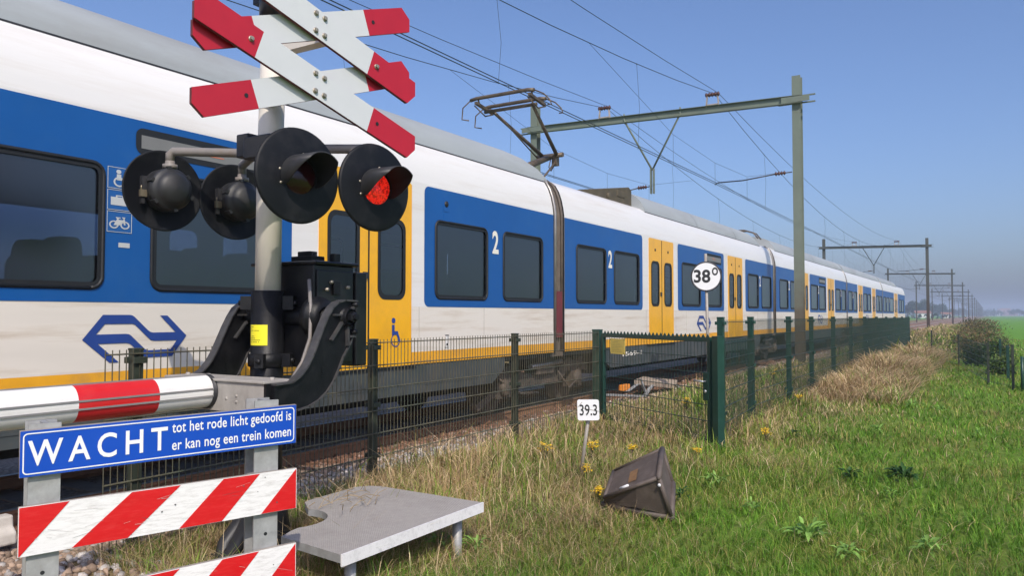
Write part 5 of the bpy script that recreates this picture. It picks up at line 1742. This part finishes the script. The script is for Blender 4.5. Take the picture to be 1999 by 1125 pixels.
def grass(name, n, ymax, h, wd, label, dry_bias=0.0, straw_only=None, green_only=None, patchy=None, power=1.6, box=None, lean=.5, cat_="grass"):
    if box is None:
        # sample in polar form so that near ground gets most blades
        d = 2.6 * (ymax / 2.6) ** (rng.random(n * 3) ** power if power != 1 else rng.random(n * 3))
        a = YAW + (rng.random(n * 3) - .5) * 2 * (math.atan(999.5 / FPX) + .16)
        x, y = -d * np.sin(a), d * np.cos(a)
    else:
        x = box[0] + (box[1] - box[0]) * rng.random(n * 3); y = box[2] + (box[3] - box[2]) * rng.random(n * 3)
    k = visible(x, y) & clear(x, y)
    if patchy is not None: k &= pnoise(x, y, patchy[0], patchy[1]) > patchy[2]
    x, y = x[k][:n], y[k][:n]
    # clumping: pull blades towards tuft centres
    tx, ty = np.floor(x * 7 + pnoise(x, y, 3)) / 7, np.floor(y * 7) / 7
    jit = pnoise(tx * 31.7, ty * 17.3, 5.0)
    x = x * .72 + (tx + .07 + .05 * np.sin(jit * 40)) * .28
    y = y * .72 + (ty + .07 + .05 * np.cos(jit * 60)) * .28
    N = len(x)
    dist = np.hypot(x, y)
    e = x - edge_x(y)                                   # > 0 inside the green part
    wob = pnoise(x, y, .9, 3) - .5
    fine_ = pnoise(x, y, 3.3, 7) - .5
    g = 1 / (1 + np.exp(-(e + wob * 1.3 + fine_ * .5 + .15) * 3.2))
    u = rng.random(N)
    strawp = np.clip((.34 - .33 * g) + .24 * np.clip((-2.35 - x) / .6, 0, 1) * (y < 16) + dry_bias + (.75 * fine_ + .55 * wob) * (1 - .75 * g), .02, .95)
    patch = np.exp(-((x + 2.25) / .7) ** 2 - ((y - 24) / 7.5) ** 2)     # the dry tall patch by the long fence
    strawp = np.clip(strawp + .62 * patch * (.5 + pnoise(x, y, 1.9, 11)), 0, .93)
    far_dry = (y > 36) & (x < -3.4)
    strawp = np.where(far_dry, .8, strawp)
    if straw_only is not None:
        keep = rng.random(N) > .85 * g
        strawp = np.where(keep, 1, -1)
    if green_only: strawp = strawp * 0
    kind = np.where(u < strawp, 2, np.where(rng.random(N) < np.clip(.22 + .5 * g - 1.2 * fine_, .05, .95), 0, 1))
    hide = (strawp < 0)
    if green_only: kind = np.where(rng.random(N) < .7, 0, 1)
    tone = np.zeros((N, 3))
    for q, nm in enumerate(('green', 'olive', 'straw')):
        pick = TONE[nm][rng.integers(0, 5, N)]
        tone = np.where((kind == q)[:, None], pick, tone)
    tone = np.minimum(tone * 1.38, .75) * (.72 + .56 * rng.random((N, 1))) * (.78 + .44 * pnoise(x, y, 2.1, 9)[:, None])
    hh = h * (.45 + .95 * rng.random(N)) * (.62 + .7 * pnoise(x, y, 1.7, 4)) * np.where(kind == 0, .85, 1.0) * np.where(kind == 2, .9, 1.0)
    hh *= 1 - .30 * g
    hh *= 1 + .45 * np.clip((-2.6 - x) / .6, 0, 1) * pnoise(x, y, 2.4, 14)
    hh *= 1 + .8 * patch * (.3 + 1.3 * pnoise(x, y, 2.6, 8))
    ww = np.where(hide, 0, 1) * wd * (.6 + .8 * rng.random(N)) * np.clip(dist / 6.0, .75, 6)
    az = rng.random(N) * 6.283
    ln = hh * (lean * (.25 + 1.2 * rng.random(N))) * np.where(kind == 2, 1.6, 1.0)
    dx, dy = np.cos(az), np.sin(az)
    px, py_ = -dy, dx
    z0 = np.array([gz(a, b) for a, b in zip(x, y)]) - .01 if N < 400000 else np.zeros(N)
    z0 = np.where((x < -5.0) & (x > -6.9), -.06, z0)
    v = np.zeros((N, 5, 3))
    v[:, 0] = np.stack([x - px * ww, y - py_ * ww, z0], 1); v[:, 1] = np.stack([x + px * ww, y + py_ * ww, z0], 1)
    mx_, my_ = x + dx * ln * .35, y + dy * ln * .35
    v[:, 2] = np.stack([mx_ + px * ww * .8, my_ + py_ * ww * .8, z0 + hh * .62], 1); v[:, 3] = np.stack([mx_ - px * ww * .8, my_ - py_ * ww * .8, z0 + hh * .62], 1)
    droop = .25 * rng.random(N)
    v[:, 4] = np.stack([x + dx * ln * 1.15, y + dy * ln * 1.15, z0 + hh * (1 - droop)], 1)
    idx = np.arange(N)[:, None] * 5
    f = np.concatenate([idx + np.array([[0, 1, 2, 3]]), idx + np.array([[3, 2, 4]])], 1).reshape(-1)
    o = mesh_from_numpy(name, v.reshape(-1, 3), f, np.tile([4, 3], N), np.repeat(tone, 5, 0), M['leaf'])
    tag(o, label, cat_, kind='stuff')
    return o
grass("meadow_grass", 450000, 60, .125, .0019, "rough green and straw coloured grass covering the bank in front of the fence", power=1.25, lean=.85)
grass("dry_grass_stalks", 4500, 34, .30, .0014, "thin dry grass stalks standing above the green grass", straw_only=True, power=1.2, lean=.7, dry_bias=.3)
grass("coarse_grass", 15000, 22, .17, .0042, "clumps of coarse darker green grass among the finer blades", green_only=True, patchy=(2.7, 21, .66), power=1.3, lean=.8)
grass("grass_thatch", 26000, 24, .055, .0022, "matted patches of dead straw lying between the green tufts", straw_only=True, patchy=(1.9, 33, .70), power=1.25, lean=2.6)
grass("tall_dry_grass", 19000, 0, .33, .0024, "tall pale dry grass along the foot of the long green fence", dry_bias=.4, box=(-3.0, -1.35, 15, 33), power=1, lean=.95)
grass("fence_foot_grass", 14000, 0, .26, .0026, "olive and straw grass growing through the foot of the mesh fences", box=(-5.25, -2.5, 3.2, 24), power=1, lean=.6)
grass("box_foot_grass", 900, 0, .19, .0020, "straw grass hanging over the foot of the brown box", dry_bias=.5, box=(-2.9, -2.25, 5.25, 5.72), power=1, lean=.8)
grass("embankment_grass", 16000, 0, .40, .006, "dry grass verge along the line beyond the long fence", dry_bias=.2, box=(-5.0, -1.2, 30, 110), power=1, lean=.5)

# ------------------------------------------------------------------ single plants
def leaf_mesh(leaves, name, material, parent=None, base=(0, 0, 0)):
    """leaves: (root, direction, length, width, up-curve, tone); every leaf is a bent blade of three cross sections"""
    vs, fs, lt, tn = [], [], [], []
    for (p, d, L_, w_, curl, tone, fold) in leaves:
        p, d = Vector(p), Vector(d).normalized()
        s = d.cross(ZU)
        s = s.normalized() if s.length > .01 else Vector((1, 0, 0))
        n = len(vs)
        st_ = [(0, .18), (.3, .9), (.62, 1.0), (.88, .5), (1.0, .05)]
        for t, ww in st_:
            c = p + d * (L_ * t) + ZU * (-curl * L_ * t * t)
            up_ = s.cross(d).normalized() * fold * w_ * ww
            vs += [c - s * w_ * ww * .5 + up_, c, c + s * w_ * ww * .5 + up_]
        for i in range(len(st_) - 1):
            for k in (0, 1):
                fs += [n + i * 3 + k, n + i * 3 + k + 1, n + i * 3 + k + 4, n + i * 3 + k + 3]; lt.append(4)
        tn += [tone] * 15
    b = Vector(base)
    o = mesh_from_numpy(name, np.array([tuple(Vector(v) - b) for v in vs]), fs, lt, np.array(tn), material)
    if parent: o.parent = parent
    else: o.location = b
    return o
def dock(px, py, size, label, dark=False, n=16, seed=1, tall=.8):
    p = on_z(px, py, 0)
    rn = random.Random(seed)
    lv = []
    for k in range(int(n * 1.7)):
        a = rn.random() * 6.283
        el = rn.uniform(.35, 1.35)
        d = Vector((math.cos(a) * math.cos(el), math.sin(a) * math.cos(el), math.sin(el) * tall))
        g_ = rn.uniform(.7, 1.3)
        t = (.035 * g_, .095 * g_, .02 * g_) if dark else (.22 * g_, .38 * g_, .08 * g_)
        r0 = rn.uniform(0, size * .5)
        root = p + Vector((math.cos(a) * r0, math.sin(a) * r0, rn.uniform(.05, .12)))
        lv.append((root, d, size * .8 * rn.uniform(.5, 1.25), size * rn.uniform(.15, .27), rn.uniform(.25, .8), t, .25))
    o = leaf_mesh(lv, "dock_plant", M['leaf'], base=p)
    tag(o, label, "plant", "broad-leaved weeds in the grass")
docks = [
    (1765, 945, .17, "dark green broad-leaved weed, the darkest clump in the bright green grass", True, 26),
    (1578, 1065, .17, "largest pale broad-leaved weed at the bottom edge, right of the brown box", False, 22),
    (1655, 1105, .12, "small leafy weed at the bottom edge by a bare patch of soil", False, 14),
    (1815, 1095, .13, "low pale weed near the bottom edge, rightmost of the bottom row", False, 14),
    (1712, 850, .13, "pale broad-leaved weed on the bank above the dark clump", False, 14),
    (1910, 857, .13, "pale leafy weed alone in the bright grass near the right edge", False, 12),
    (1400, 958, .15, "bright green weed just right of the tipped brown box", False, 18),
    (1487, 826, .15, "bright green weed at the foot of the long fence right of the gate", False, 16),
    (1550, 862, .13, "dark green weed in brown grass below the long fence", True, 14),
    (1780, 800, .16, "spreading green weed below the tall dry grass", False, 18),
    (1840, 810, .14, "green weed at the right end of the dry grass patch", False, 14),
    (1330, 985, .12, "weed tucked against the right side of the brown box", True, 12),
    (860, 1085, .14, "green weed under the front edge of the metal step", False, 14),
    (930, 1090, .12, "small weed in front of the metal step's right leg", False, 12),
    (1660, 945, .13, "dark leafy weed in dry grass left of the darkest clump", True, 14),
    (1740, 985, .10, "little pale rosette below the darkest clump", False, 10),
    (1470, 1010, .11, "small green rosette between the brown box and the bottom weeds", False, 10),
]
for i, (a, b, s_, l_, dk, n_) in enumerate(docks): dock(a, b, s_, l_, dk, n_, 20 + i)

def ragwort(px, py, h, label, seed, heads=7, on=None):
    p = on or on_z(px, py, 0)
    rn = random.Random(seed)
    root = thing("ragwort", tuple(p), label, "wildflower", "yellow ragwort plants")
    m, fl_ = MB(), MB()
    lv = []
    for k in range(heads):
        a = rn.random() * 6.283
        q = p + Vector((math.cos(a) * h * .28 * rn.random(), math.sin(a) * h * .28 * rn.random(), h * rn.uniform(.65, 1.0)))
        mid = p + Vector((0, 0, h * .4)) + (q - p) * .15
        m.tube([p, mid, q], [.004, .003, .002], 4, 0, False)
        for _ in range(rn.randint(4, 8)):
            c = q + Vector((rn.uniform(-.03, .03), rn.uniform(-.03, .03), rn.uniform(-.012, .012)))
            r_ = rn.uniform(.006, .011)
            nn = Vector((rn.uniform(-.6, .6), rn.uniform(-.6, .6), 1))
            fl_.lathe([(r_, .001), (r_ * .9, .003), (r_ * .3, .005), (0, .004)], c, nn, 7, 0)
        for _ in range(5):
            t = rn.uniform(.1, .85)
            c = p + (q - p) * t
            a2 = rn.random() * 6.283
            g_ = rn.uniform(.7, 1.3)
            lv.append((c, (math.cos(a2), math.sin(a2), .5), h * rn.uniform(.10, .2), h * .05, .5, (.075 * g_, .105 * g_, .022 * g_), .2))
    m.build("stem", M['bark'], root)
    fl_.build("flower_heads", FLOWER, root)
    leaf_mesh(lv, "leaves", M['leaf'], root, base=p)
FLOWER = mat("ragwort_yellow", (.78, .50, .012), .6, var=.15, scale=40)
rags = [(1064, 915, .26, "yellow ragwort left of the kilometre sign, with bright flower heads"), (1155, 905, .24, "yellow ragwort right beside the stick of the kilometre sign"),
        (1145, 945, .17, "short ragwort at the foot of the kilometre sign stick"), (1362, 905, .16, "small ragwort in front of the right gate post"),
        (1235, 895, .15, "low ragwort between the kilometre sign and the brown box"), (1495, 870, .2, "ragwort at the foot of the long fence, second post from the gate"),
        (1168, 985, .14, "low yellow flowers beside the left corner of the brown box"), (1560, 800, .25, "ragwort in brown grass below the mast"),
        (1340, 815, .30, "ragwort behind the gate mesh near the lock side"), (1510, 755, .4, "ragwort bush behind the long fence beside the mast foot"),
        (545, 1075, .16, "low yellow flowers at the bottom below the striped boards")]
for i, (a, b, h_, l_) in enumerate(rags): ragwort(a, b, h_, l_, 40 + i, 11)

# dry stalks leaning over the step
m = MB()
rn = random.Random(8)
for k in range(26):
    a = V(-3.7 + rn.uniform(-.15, .25), 3.75 + rn.uniform(-.2, .45), .36)
    b = a + V(rn.uniform(-.12, .2), rn.uniform(-.2, .2), rn.uniform(.02, .10))
    m.tube([a, (a + b) / 2 + V(rn.uniform(-.03, .03), 0, .02), b], .0022, 4, 0, False)
for (x0, y0, x1, y1, h_) in ((-3.9, 4.1, -4.35, 3.75, .62), (-3.95, 3.95, -4.15, 3.6, .75), (-3.85, 4.2, -4.2, 4.1, .5)):
    m.tube([(x0, y0, .1), (x0 * .6 + x1 * .4, y0 * .6 + y1 * .4, h_ * .7), (x1, y1, h_)], .003, 4, 0, False)
tag(m.build("dry_stems", mat("dry_stem", (.33, .25, .14), .8, var=.2), base=(-3.7, 3.8, .36)), "broken dry grass stems lying on the metal step", "grass", kind='stuff')

# ------------------------------------------------------------------ bushes and trees
def crown(n, blob, leaf, tones, seed, name="crown", material=None, rag=.7):
    """leaf-sized faces spread through a set of blobs (centre, radii); returns an unlinked-parent object at the origin"""
    r = np.random.default_rng(seed)
    vs, tn = [], []
    tot = sum(b[1][0] * b[1][1] * b[1][2] for b in blob)
    for (c, rad) in blob:
        k = int(n * rad[0] * rad[1] * rad[2] / tot)
        d = r.normal(size=(k, 3)); d /= np.linalg.norm(d, axis=1)[:, None]
        rr = (.35 + rag * r.random(k) ** .8)[:, None]
        clump = 1 + .22 * np.sin(d[:, :1] * 7 + seed) * np.sin(d[:, 1:2] * 6 + 2 * seed) * np.sin(d[:, 2:3] * 5 + 1)
        p = np.array(c) + d * rr * clump * np.array(rad)
        a = r.normal(size=(k, 3)); a /= np.linalg.norm(a, axis=1)[:, None]
        b = np.cross(a, r.normal(size=(k, 3))); b /= np.linalg.norm(b, axis=1)[:, None]
        s = (leaf * (.6 + .8 * r.random(k)))[:, None]
        q = np.stack([p - a * s, p - b * s * .6, p + a * s, p + b * s * .6], 1)
        t = np.array(tones)[r.integers(0, len(tones), k)] * (.65 + .7 * r.random((k, 1)))
        vs.append(q.reshape(-1, 3)); tn.append(np.repeat(t, 4, 0))
    vs = np.concatenate(vs); tn = np.concatenate(tn)
    return mesh_from_numpy(name, vs, np.arange(len(vs)), np.full(len(vs) // 4, 4), tn, material or M['leaf'])
GREEN_T = [(.07, .13, .025), (.10, .165, .035), (.14, .19, .05), (.05, .09, .02)]
BROWN_T = [(.21, .145, .07), (.28, .20, .10), (.14, .105, .05), (.12, .13, .045)]
DARK_T = [(.018, .04, .012), (.028, .055, .016), (.04, .07, .02)]
def shrub(x, y, w_, h, tones, label, seed, n=2600, leaf=.045, group="bushes of the field hedge"):
    root = thing("hedge_bush", (x, y, 0), label, "bush", group)
    rn = random.Random(seed)
    h *= .86
    bl = [((rn.uniform(-.55, .55) * w_, rn.uniform(-.7, .7) * w_, h * rn.uniform(.3, .68)), (w_ * rn.uniform(.35, .55), w_ * rn.uniform(.4, .6), h * rn.uniform(.28, .4))) for _ in range(6)]
    c = crown(int(n * .5), bl, leaf * .85, tones, seed, rag=1.05); c.parent = root
    m = MB()
    for k in range(14):
        a = rn.random() * 6.28
        q = rn.uniform(.3, 1.1); m.tube([(0, 0, -.1), (math.cos(a) * w_ * .3 * q, math.sin(a) * w_ * .3 * q, h * .4), (math.cos(a) * w_ * .9 * q, math.sin(a) * w_ * .9 * q, h * rn.uniform(.7, 1.15))], [.014, .009, .003], 5, 0, False)
    s = m.build("stem", M['bark'], None); s.parent = root
    return root
shrub(-.35, 28.6, .5, .95, DARK_T, "dark green bush in front, behind the cross fence and lowest in the hedge", 1, 3000)
shrub(.15, 30.5, .6, .95, GREEN_T + DARK_T, "bright and dark green bush right of the dark front bush", 2, 3000)
shrub(.30, 24.5, .4, .6, GREEN_T, "green bush beside the field gate, nearest of the hedge", 3, 2600)
shrub(-.55, 33, .7, 1.05, BROWN_T, "brown withered bush behind the dark front bush", 4, 2600)
shrub(.1, 37, .75, 1.1, GREEN_T + BROWN_T, "mixed brown and green bush in the middle of the hedge, on its field side", 5, 2400)
shrub(-1.0, 39, .6, .9, GREEN_T, "low green bush on the bank left of the hedge", 6, 1600)
shrub(-.9, 43, .8, 1.2, BROWN_T, "brown bush in the middle of the hedge, on its bank side", 7, 2200)
shrub(-.1, 50, 1.0, 1.45, BROWN_T + GREEN_T, "olive bush behind the brown middle bushes", 8, 2200)
shrub(-.8, 59, 1.1, 1.45, BROWN_T, "brown bush near the top end of the hedge", 9, 2000, .06)
shrub(-.6, 70, 1.3, 1.5, BROWN_T + DARK_T, "dark brown bush at the top end of the hedge", 10, 2000, .07)
shrub(-1.0, 84, 1.4, 1.5, BROWN_T + DARK_T, "farthest brown bush of the hedge, at its tip", 11, 2000, .08)
shrub(-2.0, 40.5, .5, .55, GREEN_T, "low leafy bush on the bank beside the end of the long fence", 12, 1200)

def far_tree(x, y, h, label, seed, tones=DARK_T):
    root = thing("far_tree", (x, y, 0), label, "tree", "distant trees on the horizon")
    rn = random.Random(seed)
    m = MB()
    m.tube([(0, 0, -.5), (0, 0, h * .35), (.1 * h, 0, h * .6)], [h * .03, h * .022, h * .01], 7, 0, False)
    for k in range(3):
        a = k * 2.1 + seed
        m.tube([(0, 0, h * .3), (math.cos(a) * h * .2, math.sin(a) * h * .2, h * .6)], [h * .015, h * .006], 5, 0, False)
    t = m.build("trunk", M['bark'], None); t.parent = root
    bl = [((rn.uniform(-.28, .28) * h, rn.uniform(-.28, .28) * h, h * rn.uniform(.4, .75)), (h * rn.uniform(.18, .28), h * rn.uniform(.18, .28), h * rn.uniform(.16, .24))) for _ in range(7)]
    c = crown(1500, bl, h * .035, tones, seed); c.parent = root
    return root
spots = [(1772, 430, 10.5), (1783, 440, 10.8), (1795, 450, 11), (1806, 470, 10.5), (1818, 480, 8.5), (1830, 520, 9.5), (1838, 530, 10), (1846, 560, 8.5), (1858, 620, 7.5), (1868, 700, 8), (1879, 800, 9),
         (1980, 900, 10), (1990, 880, 9), (1998, 820, 6.5), (1974, 1000, 9), (1940, 1500, 10), (1948, 1500, 11)]
tl = ["first of the hazy trees showing right beside the end of the train", "second hazy tree from the end of the train", "tallest hazy tree left of the second portal's masts", "hazy round tree between the left masts of the portals",
      "lower hazy tree behind the left masts of the portals", "hazy tree right of the left portal masts", "rounded hazy tree between the second portal's two masts", "hazy tree just left of the third portal's right mast",
      "low hazy tree behind the third portal's right mast", "faint tree behind the row of right-hand masts", "faintest tree low behind the far masts",
      "round bluish tree over the green field near the right edge", "bluish tree second from the right edge over the field", "low bluish tree cut by the right edge of the photo", "small faint tree left of the round bluish one",
      "tiny tree beside the far pale building", "tiny tree among the far red roofs"]
for i, ((px, d_, h_), l_) in enumerate(zip(spots, tl)):
    p = at_d(px, 612, d_)
    far_tree(p.x, p.y, h_, l_, 60 + i)
# a low wood that reads as one mass beyond the far track
bl = []
rn = random.Random(77)
for k in range(60):
    px = 1700 + 250 * k / 60
    p = at_d(px, 612, 900 + 500 * rn.random())
    bl.append(((p.x, p.y, 4), (14, 14, 6 * rn.uniform(.6, 1.1))))
for k in range(14):
    p = at_d(1765 + 7 * k, 620, 300 + 60 * rn.random())
    bl.append(((p.x, p.y, .8), (4, 4, 1.4)))
tag(crown(9000, bl, 1.0, DARK_T, 5, name="far_wood"), "low hazy wood along the horizon", "wood", kind='stuff')

# far village over the field
def house(px, d_, w_, h, dep, roof_h, wall, label, rot=0.3):
    p = at_d(px, 612, d_)
    root = thing("far_house", (p.x, p.y, 0), label, "building", "buildings on the horizon")
    c, s = math.cos(rot), math.sin(rot)
    X, Y = Vector((c, s, 0)), Vector((-s, c, 0))
    m = MB(); m.obox((0, 0, h / 2), X * w_ / 2, Y * dep / 2, ZU * h / 2)
    o = m.build("wall", wall, None); o.parent = root
    m = MB()
    a = [X * (sx * (w_ / 2 + .3)) + Y * (sy * (dep / 2 + .4)) + ZU * (h + .02) for sx, sy in ((-1, -1), (1, -1), (1, 1), (-1, 1))]
    r0, r1 = X * (-w_ / 2 - .3) + ZU * (h + roof_h), X * (w_ / 2 + .3) + ZU * (h + roof_h)
    m.add(a + [r0, r1], [(0, 1, 5, 4), (2, 3, 4, 5), (0, 4, 3), (1, 2, 5), (0, 3, 2, 1)])
    o = m.build("roof", M['far_roof'], None); o.parent = root
    m = MB()
    for k in range(max(2, int(w_ / 4))):
        q = X * (-w_ / 2 + (k + .5) * w_ / max(2, int(w_ / 4))) - Y * (dep / 2 + .02) + ZU * h * .55
        m.obox(q, X * .6, Y * .03, ZU * .7)
    o = m.build("window", M['dark_metal'], None); o.parent = root
house(1942, 1300, 34, 4, 14, 3.0, M['far_wall'], "long low pale barn on the horizon right of the mast row")
house(1962, 1350, 16, 6, 10, 7, M['brick_far'], "red roofed farmhouse with a tall roof on the horizon")
house(1955, 1400, 12, 6, 10, 6, M['brick_far'], "smaller red brick house left of the tall-roofed farmhouse")
house(1970, 1250, 22, 4, 10, 3, M['brick_far'], "low brick shed right of the tall-roofed farmhouse")
m = MB(); p = at_d(1795, 612, 420)
house(1800, 400, 7, 2.4, 5, 1.4, M['far_wall'], "small white house among the trees beyond the far track")
house(1847, 420, 5, 2.0, 4, 1.0, M['far_wall'], "tiny white hut right of the small white house")

# ------------------------------------------------------------------ haze
HAZE = True
if HAZE:
    m = MB()
    m.box(-2450, 2450, -2450, 2450, -1.3, 26)
    hz = m.build("haze", [])
    hm = bpy.data.materials.new("haze_air")
    hm.use_nodes = True
    t = hm.node_tree
    t.nodes.clear()
    o = t.nodes.new("ShaderNodeOutputMaterial")
    pv = t.nodes.new("ShaderNodeVolumePrincipled")
    pv.inputs["Color"].default_value = (.70, .82, 1.0, 1)
    pv.inputs["Density"].default_value = .0009
    pv.inputs["Anisotropy"].default_value = .0
    t.links.new(pv.outputs[0], o.inputs["Volume"])
    hz.data.materials.append(hm)
    hz['kind'] = 'stuff'
